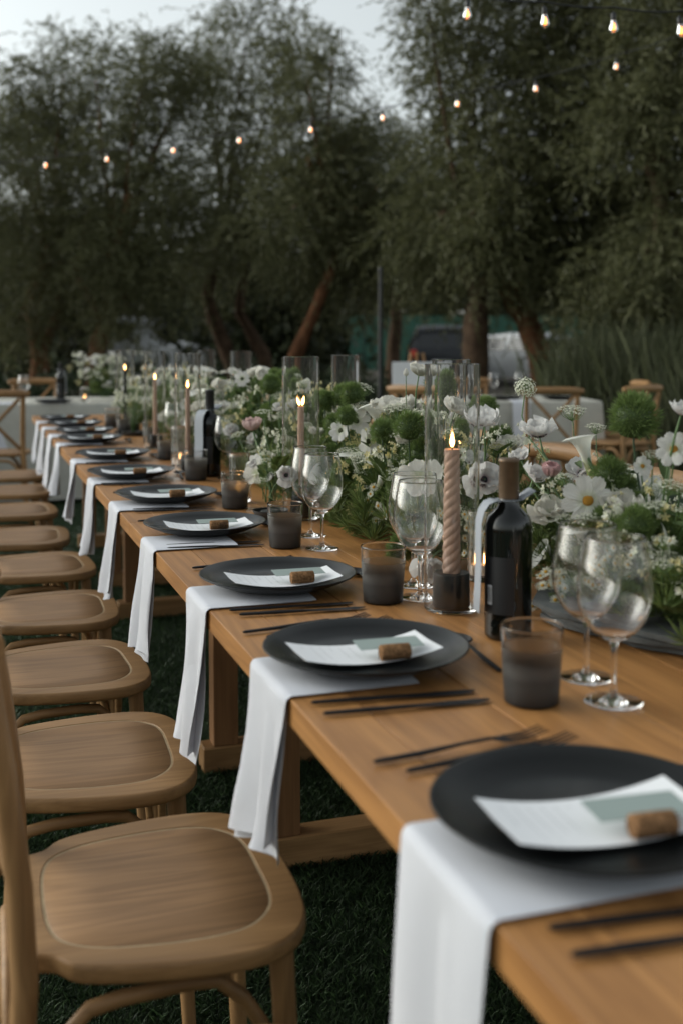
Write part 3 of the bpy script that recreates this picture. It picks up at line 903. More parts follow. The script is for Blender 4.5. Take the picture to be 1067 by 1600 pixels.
# ------------------------------------------------------------------ wine bottles
def bottle(x, y, capm, h, tagdir, label, tag_label, tagw):
    t = thing('wine_bottle', label, 'bottle', (x, y, TT + 0.001), 0)
    k = h / 0.300
    prof = [(0, 0.004), (0.026, 0.002), (0.031, 0.0), (0.0345, 0.004), (0.0350, 0.01), (0.0352, 0.180), (0.0346, 0.192), (0.0315, 0.203), (0.0245, 0.2115), (0.0178, 0.2185), (0.0150, 0.2285), (0.0142, 0.250)]
    mb = MB(); mb.lathe([(r, z * k) for r, z in prof], 48); mb.build('body', M['black_glass'], t, sharp=80)
    mb = MB(); mb.lathe([(r, z * k) for r, z in [(0.0150, 0.2335), (0.0153, 0.236), (0.0146, 0.292), (0.0155, 0.2935), (0.0155, 0.299), (0.0145, 0.300), (0, 0.300)]], 32); mb.build('capsule', capm, t, sharp=50)
    def patch(name, mat, z0, z1, a0, a1, rr):
        mb = MB(); vs = []; n = 14
        for i in range(n + 1):
            a = a0 + (a1 - a0) * i / n
            for z in (z0, z1): vs.append((rr * math.cos(a), rr * math.sin(a), z * k))
        mb.add(vs, [(2 * i, 2 * i + 2, 2 * i + 3, 2 * i + 1) for i in range(n)])
        return mb.build(name, mat, t, sharp=80)
    ca = math.atan2(-y, -x)            # towards the camera side
    patch('label', M['foil_black'], 0.045, 0.140, ca - 1.35, ca + 0.25, 0.0356)
    bc = patch('barcode', M['label_paper'], 0.060, 0.092, ca - 0.98, ca - 0.72, 0.0360)
    mb = MB()
    for q in range(9):
        a = ca - 0.965 + 0.026 * q
        vs = [(0.0362 * math.cos(b), 0.0362 * math.sin(b), z * k) for b in (a, a + 0.010 + 0.005 * (q % 2)) for z in (0.064, 0.089)]
        mb.add(vs, [(0, 2, 3, 1)])
    mb.build('bars', M['label_dark'], bc, smooth=False)
    # paper neck tag: hangs from the neck, one end bent down along the side
    d = Vector((math.cos(tagdir), math.sin(tagdir), 0)); s_ = Vector((-d.y, d.x, 0))
    tg = thing('neck_tag', tag_label, 'paper tag', (x, y, TT + 0.001), 0, 'paper tags on the bottle necks')
    pts = [(-0.045, 0.240), (-0.03, 0.238), (-0.016, 0.236)]
    mb = MB()
    def strip(path):
        rings = []
        for i, (u, z) in enumerate(path):
            p = d * u + Vector((0, 0, z * k)); w = tagw / 2
            rings.append([p - s_ * w, p + s_ * w, p + s_ * w + Vector((0, 0, -0.0006)) - d * 0.0004, p - s_ * w + Vector((0, 0, -0.0006)) - d * 0.0004])
        mb.rings([[tuple(q) for q in r_] for r_ in rings], True)
    strip([(0.0158, 0.230), (0.024, 0.2315), (0.034, 0.227), (0.042, 0.214), (0.046, 0.195), (0.0465, 0.16), (0.046, 0.12), (0.047, 0.08), (0.0485, 0.045)])
    strip([(-0.036, 0.248), (-0.03, 0.244), (-0.022, 0.238), (-0.0158, 0.233)])
    # ring round the neck joining both ends
    n = 20; rr0, rr1 = 0.0158, tagw / 2 + 0.002
    ring = []
    for i in range(n):
        a = 2 * math.pi * i / n
        c, sn = math.cos(a), math.sin(a)
        ring.append((d * c + s_ * sn))
    vs = [tuple(v * rr0 + Vector((0, 0, 0.2315 * k))) for v in ring] + [tuple(v * rr1 + Vector((0, 0, 0.2315 * k))) for v in ring]
    mb.add(vs, [(i, (i + 1) % n, n + (i + 1) % n, n + i) for i in range(n)])
    mb.build('tag_strip', M['tag'], tg, sharp=60)
    return t
bottle(0.760, 1.478, M['foil_tan'], 0.268, math.radians(168), 'dark wine bottle with a tan foil capsule beside the twisted pink candle',
       'long pale grey paper tag hung on the tan-capped wine bottle', 0.038)
bottle(0.758, 3.600, M['foil_black'], 0.285, math.radians(205), 'dark wine bottle with a black capsule behind a stemmed wine glass',
       'long pale grey paper tag hung on the black-capped wine bottle', 0.046)

# ------------------------------------------------------------------ candles in glass cylinders
def flame_at(parent, x, y, z, s=1.0, lean=0.0):
    mb = MB(); mb.lathe([(0, 0), (0.0020 * s, 0.0015 * s), (0.0040 * s, 0.007 * s), (0.0036 * s, 0.012 * s), (0.0018 * s, 0.020 * s), (0, 0.026 * s)], 14)
    f = mb.build('flame', M['flame'], parent, sharp=180); f.location = (x, y, z); f.rotation_euler = (0, R(lean), 0)
    return f
def candle(x, y, z0, z1, r0, r1, mat, twist, label, flames=1):
    t = thing('taper_candle', label, 'candle', (x, y, z0), 0, 'taper candles on the long table')
    h = z1 - z0; mb = MB(); n = 40 if twist else 20; rings = []
    N = 150 if twist else 6
    for i in range(N + 1):
        u = i / N; r = r0 + (r1 - r0) * u; ring = []
        for k in range(n):
            a = 2 * math.pi * k / n
            rr = r
            if twist:
                fade = min(1, (1 - u) / 0.05, u / 0.02 + 0.3)
                rr = r * (1 + 0.03 * fade - 0.17 * fade * (1 - abs(math.sin(2 * (a - twist * u * 2 * math.pi)))) ** 1.5)
            ring.append((rr * math.cos(a), rr * math.sin(a), h * u))
        rings.append(ring)
    rings.append([(p[0] * 0.55, p[1] * 0.55, h - 0.0025) for p in rings[-1]])
    mb.rings(rings, True); mb.build('wax', mat, t, sharp=60)
    mb = MB(); mb.tube([(0, 0, h - 0.003), (0.0006, 0, h + 0.004), (0.0012, 0, h + 0.008)], 0.0009, 6); mb.build('wick', M['wick'], t)
    if flames == 1: flame_at(t, 0, 0, h + 0.003, 1.0)
    else:
        flame_at(t, -0.003, 0, h + 0.003, 0.85, -20); flame_at(t, 0.003, 0, h + 0.003, 0.95, 14)
    return t
def holder(x, y, r, h, label):
    t = thing('candle_holder', label, 'candle holder', (x, y, TT + 0.0062), 0, 'black candle holders')
    mb = MB(); mb.lathe([(0, 0), (r * 0.96, 0), (r, 0.002), (r * 0.98, h - 0.003), (r * 0.95, h), (r * 0.42, h), (r * 0.40, h - 0.012), (0, h - 0.012)], 36)
    mb.build('cup', M['holder'], t, sharp=40)
    mb = MB(); mb.lathe([(r * 1.003, h * 0.46), (r * 1.012, h * 0.5), (r * 1.003, h * 0.54)], 36); mb.build('band', M['holder'], t)
    return t
def hurricane(x, y, r, h, label):
    mb = MB(); w = 0.0019
    mb.lathe(sup([(0, 0), (r - 0.003, 0), (r, 0.003), (r, h - 0.001), (r - w * 0.5, h), (r - w, h - 0.001), (r - w, 0.006), (r - 0.006, 0.0045), (0, 0.0045)], 0.0012), 72)
    o = mb.build('glass_cylinder', M['glass'], None, sharp=20, loc=(x, y, TT + 0.001))
    return tag(o, label, 'glass cylinder', 'tall glass cylinders around the candles')
sets = [
 (0.752, 1.665, 0.0450, 'w', 'around the twisted pink candle', 'thick twisted dusty pink candle lit beside the tan-capped bottle'),
 (0.790, 2.660, 0.0465, 'd', 'around the slim pink taper with a forked flame', 'slim dusty pink taper with a forked flame above the pink ranunculus'),
 (0.955, 2.120, 0.0400, 'p', 'behind the fluffy green blooms and the twisted candle', 'slim dusty pink taper behind the twisted candle, among green blooms'),
 (1.000, 2.930, 0.0400, 'p', 'behind the round green bloom and white cosmos pair', 'slim dusty pink taper sunk behind the round green bloom'),
 (0.715, 3.760, 0.0450, 'p', 'beside the black-capped bottle', 'slim dusty pink taper beside the black-capped bottle'),
 (0.745, 4.640, 0.0450, 'p', 'one candle beyond the black-capped bottle', 'slim dusty pink taper one candle beyond the black-capped bottle'),
 (1.100, 5.300, 0.0450, 'p', 'behind the white callas past the black-capped bottle', 'slim dusty pink taper behind the white callas'),
 (1.080, 4.500, 0.0450, 'p', 'behind the single white cosmos', 'slim dusty pink taper behind the single white cosmos'),
 (0.745, 5.560, 0.0450, 'k', 'around the slim black taper', 'slim black taper, lit, near the end of the farm tables'),
]
for x, y, r, kind, where, clab in sets:
    hurricane(x, y, r, 0.405, 'tall clear glass cylinder ' + where)
    if kind == 'w':
        holder(x, y, 0.0305, 0.056, 'black round candle holder under the twisted pink candle')
        candle(x, y, TT + 0.0515, 1.031, 0.0150, 0.0125, M['wax_pink'], 3.4, clab)
    else:
        holder(x, y, 0.025, 0.05, 'black round candle holder inside the cylinder ' + where)
        zt = {'d': 1.046, 'p': 1.05, 'k': 1.07}[kind]
        if (x, y) == (0.955, 2.120): x, y, zt = 0.978, 2.112, 0.990
        candle(x, y, TT + 0.0455, zt, 0.0098, 0.0078, M['wax_grey'] if kind == 'k' else M['wax_pink'], 0, clab, 2 if kind == 'd' else 1)
# ribbed votives with a tealight
def votive(x, y, h, r, label, z=TT):
    t = thing('votive', label, 'votive', (x, y, z + 0.001), 0, 'ribbed glass votives')
    mb = MB(); n = 96
    def ring(rr, zz, rib): return [((rr + rib * 0.0011 * math.cos(24 * 2 * math.pi * k / n)) * math.cos(2 * math.pi * k / n), (rr + rib * 0.0011 * math.cos(24 * 2 * math.pi * k / n)) * math.sin(2 * math.pi * k / n), zz) for k in range(n)]
    mb.rings([ring(r * 0.9, 0, 0), ring(r, 0.003, 0), ring(r, 0.012, 1), ring(r, h - 0.012, 1), ring(r, h - 0.001, 0), ring(r - 0.001, h, 0), ring(r - 0.003, h - 0.001, 0), ring(r - 0.003, 0.012, 0), ring(r * 0.7, 0.010, 0)], True)
    mb.build('ribbed_glass', M['glass'], t, sharp=60)
    mb = MB(); mb.lathe([(0, 0.0105), (r * 0.68, 0.0105), (r * 0.68, 0.030), (r * 0.6, 0.029), (0, 0.0275)], 28); mb.build('tealight', M['wax_white'], t, sharp=40)
    mb = MB(); mb.tube([(0, 0, 0.026), (0.0006, 0, 0.033)], 0.0008, 6); mb.build('wick', M['wick'], t)
    flame_at(t, 0, 0, 0.030, 0.8)
    return t
votive(0.905, 1.850, 0.13, 0.027, 'ribbed glass votive, lit, between the twisted candle and the tan-capped bottle')
votive(0.713, 3.900, 0.145, 0.031, 'ribbed glass votive, lit, beside the paper-tagged black-capped bottle')
votive(0.712, 2.985, 0.135, 0.029, 'ribbed glass votive, lit, behind the tumbler by the pink ranunculus')
votive(0.852, 1.105, 0.14, 0.030, 'ribbed glass votive, lit, in front of the slate-based bouquet')

# ------------------------------------------------------------------ what stands on the draped tables
dz = 0.7535
for q, (x, y) in enumerate(((0.42, 8.92), (0.16, 8.80), (-0.02, 8.88), (-0.22, 8.76), (-0.40, 8.86), (-0.62, 8.78))):
    set_obj('wine_glass', wine_me, x, y, f'stemmed wine glass, {ORD[q]} from the bottle on the draped table beyond the farm tables', 'wine glass', 'wine glasses on the draped table beyond the farm tables', dz)
for q, (x, y) in enumerate(((0.62, 8.60), (0.05, 8.64), (-0.55, 8.66))):
    o = link('plate', plate_me, None, (x, y, dz + 0.0012)); tag(o, f'black plate, {ORD[q]} from the bouquet on the draped table beyond the farm tables', 'plate', 'plates on the draped table beyond the farm tables')
b3 = bottle(0.70, 8.95, M['foil_black'], 0.30, math.radians(40), 'dark wine bottle on the draped table beyond the farm tables', 'paper tag on the bottle of the draped table beyond the farm tables', 0.03)
b3.location.z = dz; bpy.data.objects['neck_tag.002'].location.z = dz
votive(0.86, 8.72, 0.11, 0.03, 'ribbed glass votive, lit, on the draped table beyond the farm tables', dz)
napk = MB()
def flat_napkin(x, y, rz, z, sy, label):
    t = thing('napkin', label, 'napkin', (x, y, z), R(rz), 'napkins on the draped tables')
    mb = MB(); rings = []
    path = [(0.20, 0.001), (0.08, 0.001), (0.0, 0.001), (-0.014, -0.004), (-0.020, -0.02), (-0.030, -0.12), (-0.040, -0.22), (-0.050, -0.33)]
    for i, (u, zz) in enumerate(path):
        w = 0.075 * (1 - 0.02 * i)
        rings.append([(-w, u, zz), (w, u, zz), (w, u + 0.002, zz + 0.004), (0, u + 0.002, zz + 0.005 + (0.0 if i < 4 else 0.0)), (-w, u + 0.002, zz + 0.004)])
    mb.rings(rings, True); mb.build('fold', M['linen'], t, sharp=70)
flat_napkin(0.60, 8.533, -4, dz, 0, 'white napkin hanging from the draped table, between the crossed chair back and the bouquet')
flat_napkin(0.26, 8.556, -4, dz, 0, 'white napkin hanging from the draped table, seen through the crossed chair back')
flat_napkin(4.06, 7.705, -16, dz, 0, 'white napkin hanging from the draped table by the reeds')
for q, (x, y) in enumerate(((3.80, 8.45), (3.95, 8.52), (4.15, 8.36), (4.38, 8.34))):
    set_obj('wine_glass', wine_me, x, y, f'stemmed wine glass on the draped table by the reeds, {ORD[q]} from the white board', 'wine glass', 'wine glasses on the draped table by the reeds', dz)
for x, y, q in ((4.06, 7.96, 'above the hanging napkin'), (4.48, 7.86, 'before the angled chair')):
    o = link('plate', plate_me, None, (x, y, dz + 0.0012)); tag(o, 'black plate on the draped table by the reeds, ' + q, 'plate', 'plates on the draped table by the reeds')
votive(3.80, 8.18, 0.07, 0.034, 'low glass votive, lit, on the draped table by the reeds, beside its twin', dz)
votive(3.93, 8.22, 0.07, 0.034, 'low glass votive, lit, on the draped table by the reeds, near the wine glasses', dz)
# ------------------------------------------------------------------ flowers
M['pet_white'] = petal_mat('white_petal', (0.68, 0.72, 0.52), (0.81, 0.80, 0.76), 0.35)
M['pet_anem'] = petal_mat('anemone_petal', (0.60, 0.42, 0.44), (0.81, 0.80, 0.78), 0.35, 0.05)
M['pet_white2'] = petal_mat('poppy_petal', (0.62, 0.66, 0.44), (0.81, 0.79, 0.72), 0.4, 0.05)
M['pet_pink'] = petal_mat('blush_petal', (0.55, 0.33, 0.33), (0.76, 0.58, 0.55), 0.3, 0.04)
M['pet_tulip'] = petal_mat('pink_white_petal', (0.72, 0.66, 0.56), (0.70, 0.46, 0.46), 0.3, 0.05)
M['calla'] = petal_mat('calla_spathe', (0.80, 0.80, 0.74), (0.80, 0.80, 0.74), 0.25, veins=False)
def calla_mat():
    m, n, l, b = new_mat('calla_spathe_graded')
    tc = n.new('ShaderNodeTexCoord'); sp = n.new('ShaderNodeSeparateXYZ'); l.new(tc.outputs['Object'], sp.inputs[0])
    r = n.new('ShaderNodeValToRGB'); e = r.color_ramp.elements
    e[0].position = 0.05; e[0].color = (0.30, 0.40, 0.13, 1); e[1].position = 0.60; e[1].color = (0.80, 0.80, 0.73, 1)
    q = e.new(0.30); q.color = (0.66, 0.68, 0.40, 1)
    l.new(sp.outputs['Z'], r.inputs['Fac']); l.new(r.outputs[0], b.inputs['Base Color'])
    b.inputs['Roughness'].default_value = 0.4; b.inputs['Specular IOR Level'].default_value = 0.3
    t = n.new('ShaderNodeBsdfTranslucent'); l.new(r.outputs[0], t.inputs['Color'])
    mx = n.new('ShaderNodeMixShader'); mx.inputs['Fac'].default_value = 0.25
    l.new(b.outputs[0], mx.inputs[1]); l.new(t.outputs[0], mx.inputs[2]); l.new(mx.outputs[0], n['Material Output'].inputs['Surface'])
    return m
M['calla'] = calla_mat()
M['eye'] = plain('yellow_eye', (0.62, 0.30, 0.03), 0.8, var=0.35, vscale=900, bump=1.0, bscale=1500)
M['eye_small'] = plain('yellow_disc', (0.58, 0.33, 0.03), 0.8)
M['eye_dark'] = plain('dark_eye', (0.020, 0.018, 0.026), 0.7, var=0.3, vscale=500)
M['eye_green'] = plain('green_eye', (0.10, 0.14, 0.03), 0.7)
M['floret'] = leafy('white_floret', (0.66, 0.68, 0.50), (0.81, 0.80, 0.71), 0.3)
M['floret_green'] = leafy('green_ray', (0.10, 0.17, 0.05), (0.20, 0.29, 0.09), 0.2)
M['yarrow'] = leafy('cream_yarrow', (0.36, 0.34, 0.12), (0.60, 0.55, 0.26), 0.2)
M['freesia'] = leafy('cream_bell', (0.58, 0.50, 0.20), (0.78, 0.73, 0.46), 0.35)
M['tuft'] = leafy('green_tuft', (0.105, 0.160, 0.044), (0.225, 0.310, 0.105), 0.3, 0.55)
M['fern'] = leafy('fern_leaf', (0.060, 0.098, 0.024), (0.190, 0.250, 0.078), 0.25, 0.5)
M['leaf'] = leafy('leaf', (0.036, 0.064, 0.020), (0.090, 0.138, 0.042), 0.2, 0.45)

def grid_mesh(name, fn, nu, nv, mat):
    mb = MB()
    vs = [fn(i / nu, j / nv * 2 - 1) for i in range(nu + 1) for j in range(nv + 1)]
    fs = [(i * (nv + 1) + j, i * (nv + 1) + j + 1, (i + 1) * (nv + 1) + j + 1, (i + 1) * (nv + 1) + j) for i in range(nu) for j in range(nv)]
    mb.add(vs, fs); return mb.mesh(name, mat, sharp=180)
# petals lie along +y from the origin, their face to +z; unit length 1 (scaled by the flower's radius)
def cosmos_petal(s):
    rd = random.Random(s); ph = rd.uniform(0, 6)
    def fn(u, v):
        w = 0.255 * (math.sin(min(u, 0.78) / 0.78 * math.pi / 2) ** 0.8) * (1 - 0.30 * max(0, u - 0.78) / 0.22) + 0.03
        tip = 1 - (0.10 * v * v + 0.06 * (math.cos(3 * math.pi * v) * 0.5 + 0.5)) * max(0, (u - 0.7) / 0.3)
        z = 0.10 * u + 0.06 * math.sin(u * 3 + ph) * u - 0.05 * v * v * u + 0.028 * math.cos(5 * math.pi * v) * u
        return (w * v, u * tip, z)
    return grid_mesh('petal', fn, 7, 12, M['pet_white'])
def cup_petal(s, mat, w0=0.50, cup=0.55, name='petal', ruffle=0.085):
    rd = random.Random(s); ph = rd.uniform(0, 6)
    def fn(u, v):
        w = w0 * (math.sin(u * math.pi * 0.62) ** 0.75 + 0.05) * (1 if u < 0.85 else 1 - 1.3 * (u - 0.85))
        z = cup * u * u * 0.35 + 0.22 * v * v * u + ruffle * math.sin(4 * v + ph) * u * u + ruffle * 0.6 * math.sin(9 * v + 2 * ph) * u ** 3
        y = u - 0.10 * v * v * u - 0.15 * cup * u * u
        return (w * v, y, z)
    return grid_mesh(name, fn, 8, 11, mat)
COS = [cosmos_petal(i) for i in range(4)]
ANE = [cup_petal(i, M['pet_anem']) for i in range(4)]
POP = [cup_petal(10 + i, M['pet_white2'], 0.60, 0.5, ruffle=0.07) for i in range(4)]
RAN = [cup_petal(20 + i, M['pet_pink'], 0.55, 1.1, ruffle=0.02) for i in range(3)]
TUL = [cup_petal(30 + i, M['pet_tulip'], 0.48, 0.5, ruffle=0.02) for i in range(3)]
ORC = [cup_petal(40 + i, M['pet_white2'], 0.50, -0.25, ruffle=0.05) for i in range(3)]

def dome_mesh(name, mat, r, h, bumps):
    mb = MB(); n = 20; prof = [(r * math.cos(a), h * math.sin(a)) for a in [math.pi / 2 * k / 6 for k in range(7)]]
    prof[-1] = (0, h); mb.lathe(prof, n)
    mb.v = [(x * (1 + bumps * math.sin(37 * x / r + 5)), y * (1 + bumps * math.sin(41 * y / r)), z) for x, y, z in mb.v]
    return mb.mesh(name, mat, sharp=180)
EYE_Y = dome_mesh('flower_eye', M['eye'], 0.20, 0.12, 0.04)
EYE_D = dome_mesh('flower_eye', plain('olive_eye', (0.045, 0.055, 0.02), 0.8, var=0.4, vscale=700), 0.20, 0.12, 0.05)
EYE_G = dome_mesh('flower_eye', M['eye_green'], 0.14, 0.10, 0.04)
def anemone_eye():
    mb = MB(); n = 14
    mb.lathe([(0.13 * math.cos(a), 0.12 * math.sin(a)) for a in [math.pi / 2 * k / 5 for k in range(5)]] + [(0, 0.12)], n)
    rd = random.Random(4)
    for k in range(38):
        a = rd.uniform(0, 6.28); r = rd.uniform(0.19, 0.29); z = rd.uniform(0.04, 0.10)
        p = Vector((r * math.cos(a), r * math.sin(a), z)); q = Vector((0.10 * math.cos(a), 0.10 * math.sin(a), 0.02))
        mb.tube([q, p], [0.006, 0.005], 3)
        mb.lathe([(0, -0.016), (0.019, 0), (0, 0.018)], 5, c=tuple(p))
    return mb.mesh('flower_eye', M['eye_dark'], sharp=60)
EYE_A = anemone_eye()

def tuft_head():
    """fuzzy green ball of many fine upright scales"""
    n = 2600
    d = unit(rng.normal(size=(n, 3))); d[:, 2] = np.where(d[:, 2] < -0.55, -d[:, 2], d[:, 2]); d = unit(d)
    r0 = rng.uniform(0.42, 0.72, n); lump = 1 + 0.10 * np.sin(5 * d[:, 0] + 2) * np.sin(4 * d[:, 1]) + 0.06 * np.sin(9 * d[:, 2])
    P = d * (r0 * lump)[:, None]
    D = d + rng.normal(size=(n, 3)) * 0.22 + np.array([0, 0, 0.25])
    V = blades(P, D, rng.uniform(0.20, 0.33, n) * lump, 0.030)
    return quads_mesh('tuft', V, M['tuft'])
TUFT = [tuft_head() for _ in range(3)]
# the solid heart inside a tuft keeps it opaque
mb = MB(); mb.lathe([(0, -0.5), (0.35, -0.4), (0.52, 0), (0.36, 0.4), (0, 0.5)], 12); HEART = mb.mesh('tuft_heart', M['leaf'], sharp=180)

def floret_fan(P, N, r, petals, rd, mbw, mi):
    for p, nrm in zip(P, N):
        nrm = nrm.normalized(); a = nrm.orthogonal().normalized(); b = nrm.cross(a); ph = rd.uniform(0, 6)
        for k in range(petals):
            t = ph + 2 * math.pi * k / petals
            d = a * math.cos(t) + b * math.sin(t); s_ = nrm.cross(d)
            q = p + d * r * 0.55
            mbw.add([p, q + s_ * r * 0.30 + nrm * r * 0.10, p + d * r + nrm * r * 0.22, q - s_ * r * 0.30 + nrm * r * 0.10], [(0, 1, 2, 3)], mi)
def umbel_head(seed, mat, dense):
    rd = random.Random(seed); mb = MB(); base = Vector((0, 0, -0.62))
    for k in range(30):
        u = math.sqrt((k + 0.5) / 30); a = k * 2.39996
        top = Vector((0.86 * u * math.cos(a), 0.86 * u * math.sin(a), 0.26 * (1 - u * u) + rd.uniform(-0.05, 0.05)))
        mid = base.lerp(top, 0.5) + Vector((top.x * 0.22, top.y * 0.22, -0.05))
        mb.tube([base, mid, top], 0.012, 3, mi=1)
        P, N = [], []
        for q in range(dense):
            rr = 0.15 * math.sqrt(rd.random()); b = rd.uniform(0, 6.28)
            P.append(top + Vector((rr * math.cos(b), rr * math.sin(b), 0.05 + rd.uniform(-0.02, 0.04) - rr * 0.2)))
            N.append(Vector((rd.uniform(-.4, .4) + top.x * .5, rd.uniform(-.4, .4) + top.y * .5, 1)))
        floret_fan(P, N, 0.062, 4, rd, mb, 0)
    return mb.mesh('umbel', [mat, M['floret_green']], smooth=False)
UMB = [umbel_head(i, M['floret'], 8) for i in range(2)]
YAR = [umbel_head(7 + i, M['yarrow'], 12) for i in range(1)]
def allium_head(seed):
    rd = random.Random(seed); mb = MB(); P, N = [], []
    for k in range(130):
        z = 1 - 1.75 * (k + 0.5) / 130; a = k * 2.39996; r = math.sqrt(max(0, 1 - z * z))
        d = Vector((r * math.cos(a), r * math.sin(a), z)); rr = rd.uniform(0.68, 0.95)
        mb.tube([d * 0.05, d * rr], 0.010, 3, mi=1); P.append(d * rr); N.append(d + Vector((rd.uniform(-.3, .3), rd.uniform(-.3, .3), rd.uniform(-.3, .3))))
    floret_fan(P, N, 0.125, 6, rd, mb, 0)
    return mb.mesh('flower_ball', [M['floret'], M['floret_green']], smooth=False)
ALL = [allium_head(3)]
def chamomile_head(seed):
    rd = random.Random(seed); mb = MB()
    for k in range(13):
        a = 2 * math.pi * k / 13 + rd.uniform(-.06, .06); d = Vector((math.cos(a), math.sin(a), 0)); s_ = Vector((-d.y, d.x, 0)); dz = rd.uniform(-0.12, 0.12)
        mb.add([d * 0.25 - s_ * 0.06, d * 0.25 + s_ * 0.06, d * 0.7 + s_ * 0.15 + Vector((0, 0, dz)), d + s_ * 0.07 + Vector((0, 0, dz * 1.8)), d - s_ * 0.07 + Vector((0, 0, dz * 1.8)), d * 0.7 - s_ * 0.15 + Vector((0, 0, dz))], [(0, 1, 2, 3, 4, 5)], 0)
    mb.lathe([(0.34, -0.02), (0.33, 0.08), (0.22, 0.20), (0, 0.27)], 10, mi=1)
    mb.lathe([(0.30, -0.03), (0.10, -0.14), (0, -0.16)], 8, mi=2)
    return mb.mesh('daisy_head', [M['floret'], M['eye_small'], M['stem']], sharp=60)
CHA = [chamomile_head(i) for i in range(3)]
def bell_spray(seed, mat, nb=9):
    """arching spray of small open bells"""
    rd = random.Random(seed); mb = MB(); pts = [Vector((0, 0, -0.9)), Vector((0.05, 0.05, -0.3)), Vector((0.2, 0.1, 0.25)), Vector((0.55, 0.15, 0.55))]
    mb.tube(pts, [0.03, 0.028, 0.022, 0.015], 5, mi=1)
    for k in range(nb):
        u = 0.15 + 0.85 * k / (nb - 1); i = min(2, int(u * 3)); t = u * 3 - i; p = pts[i].lerp(pts[i + 1], t)
        a = rd.uniform(0, 6.28); d = Vector((math.cos(a), math.sin(a), 0.65)).normalized()
        q = p + d * rd.uniform(0.22, 0.36); s_ = 0.30 * (1.1 - 0.5 * u) * rd.uniform(0.8, 1.2)
        mb.tube([p, q], 0.012, 3, mi=1)
        o = d.orthogonal().normalized(); w = d.cross(o)
        for m in range(5):
            b = 2 * math.pi * m / 5; e = o * math.cos(b) + w * math.sin(b); f = d.cross(e)
            mb.add([q, q + d * s_ * 0.55 + e * s_ * 0.35 + f * s_ * 0.30, q + d * s_ * 0.75 + e * s_ * 0.95 + f * s_ * 0.16, q + d * s_ * 0.75 + e * s_ * 0.95 - f * s_ * 0.16, q + d * s_ * 0.55 + e * s_ * 0.35 - f * s_ * 0.30], [(0, 1, 2, 3, 4)], 0)
    return mb.mesh('bell_spray', [mat, M['stem']], sharp=60)
FRE = [bell_spray(i, M['freesia']) for i in range(3)]
SWP = [bell_spray(10 + i, M['floret'], 10) for i in range(3)]
def calla_spathe():
    nu, nv = 14, 28; vs = []; fs = []
    for i in range(nu + 1):
        u = i / nu
        for j in range(nv + 1):
            v = j / nv; a = (v * 2 - 1) * math.pi * 0.97
            front = (1 + math.cos(a)) / 2                    # 1 at the pointed lip
            r = 0.075 + 0.12 * u + 0.30 * u ** 4 * (0.35 + 1.0 * front)
            z = u * (1.15 + 0.35 * front ** 1.5) - 0.26 * u ** 7 * (0.3 + front)
            sp = 1 + 0.10 * (abs(a) / math.pi) ** 4 * (1 if a > 0 else -0.6)
            x = r * math.cos(a) * sp + 0.26 * front ** 4 * u ** 6; y = r * math.sin(a) * sp
            vs.append((x, y, z))
    for i in range(nu):
        for j in range(nv):
            b = i * (nv + 1) + j; fs.append((b, b + 1, b + nv + 2, b + nv + 1))
    mb = MB(); mb.add(vs, fs); return mb.mesh('spathe', M['calla'], sharp=180)
CAL = calla_spathe()
mb = MB(); mb.tube([(0, 0, 0.3), (0, 0, 0.7), (0.02, 0, 1.0)], [0.05, 0.055, 0.03], 8); SPADIX = mb.mesh('spadix', M['eye'], sharp=180)
mb = MB(); mb.lathe([(0, -0.9), (0.35, -0.85), (0.62, -0.45), (0.55, 0.1), (0.25, 0.7), (0, 0.85)], 12); BUD = mb.mesh('bud_tip', M['pet_white2'], sharp=180)

def bloom_mesh(kind, seed):
    """a whole small bloom as one piece, for flowers too small to show their petals singly"""
    rd = random.Random(seed); mb = MB()
    pets, n, eye = {'anemone': (ANE, 8, EYE_A), 'poppy': (POP, 11, EYE_G), 'orchid': (ORC, 5, EYE_G)}[kind]
    def join(me, m, mi):
        mb.add([m @ v.co for v in me.vertices], [tuple(p.vertices) for p in me.polygons], mi)
    for k in range(n):
        inner = k >= n // 2; tilt = (0.35 if not inner else 0.75) + rd.uniform(-.25, .3)
        if kind == 'orchid': inner = False; tilt = rd.uniform(0, .3)
        m = Matrix.Rotation(2 * math.pi * k / (n / 2 if kind != 'orchid' else n) + (0.4 if inner else 0) + rd.uniform(-.15, .15), 4, 'Z') @ Matrix.Rotation(tilt, 4, 'X') @ Matrix.Scale((1.1 if not inner else 0.9) * rd.uniform(.85, 1.1), 4)
        join(rd.choice(pets), m, 0)
    join(eye, Matrix.Translation((0, 0, 0.06)) @ Matrix.Scale(1.0 if kind == 'anemone' else 0.7, 4), 1)
    return mb.mesh('bloom', [pets[0].materials[0], eye.materials[0]], sharp=180)
BLOOM = {k: [bloom_mesh(k, 50 + i) for i in range(3)] for k in ('anemone', 'poppy', 'orchid')}
ARR = []
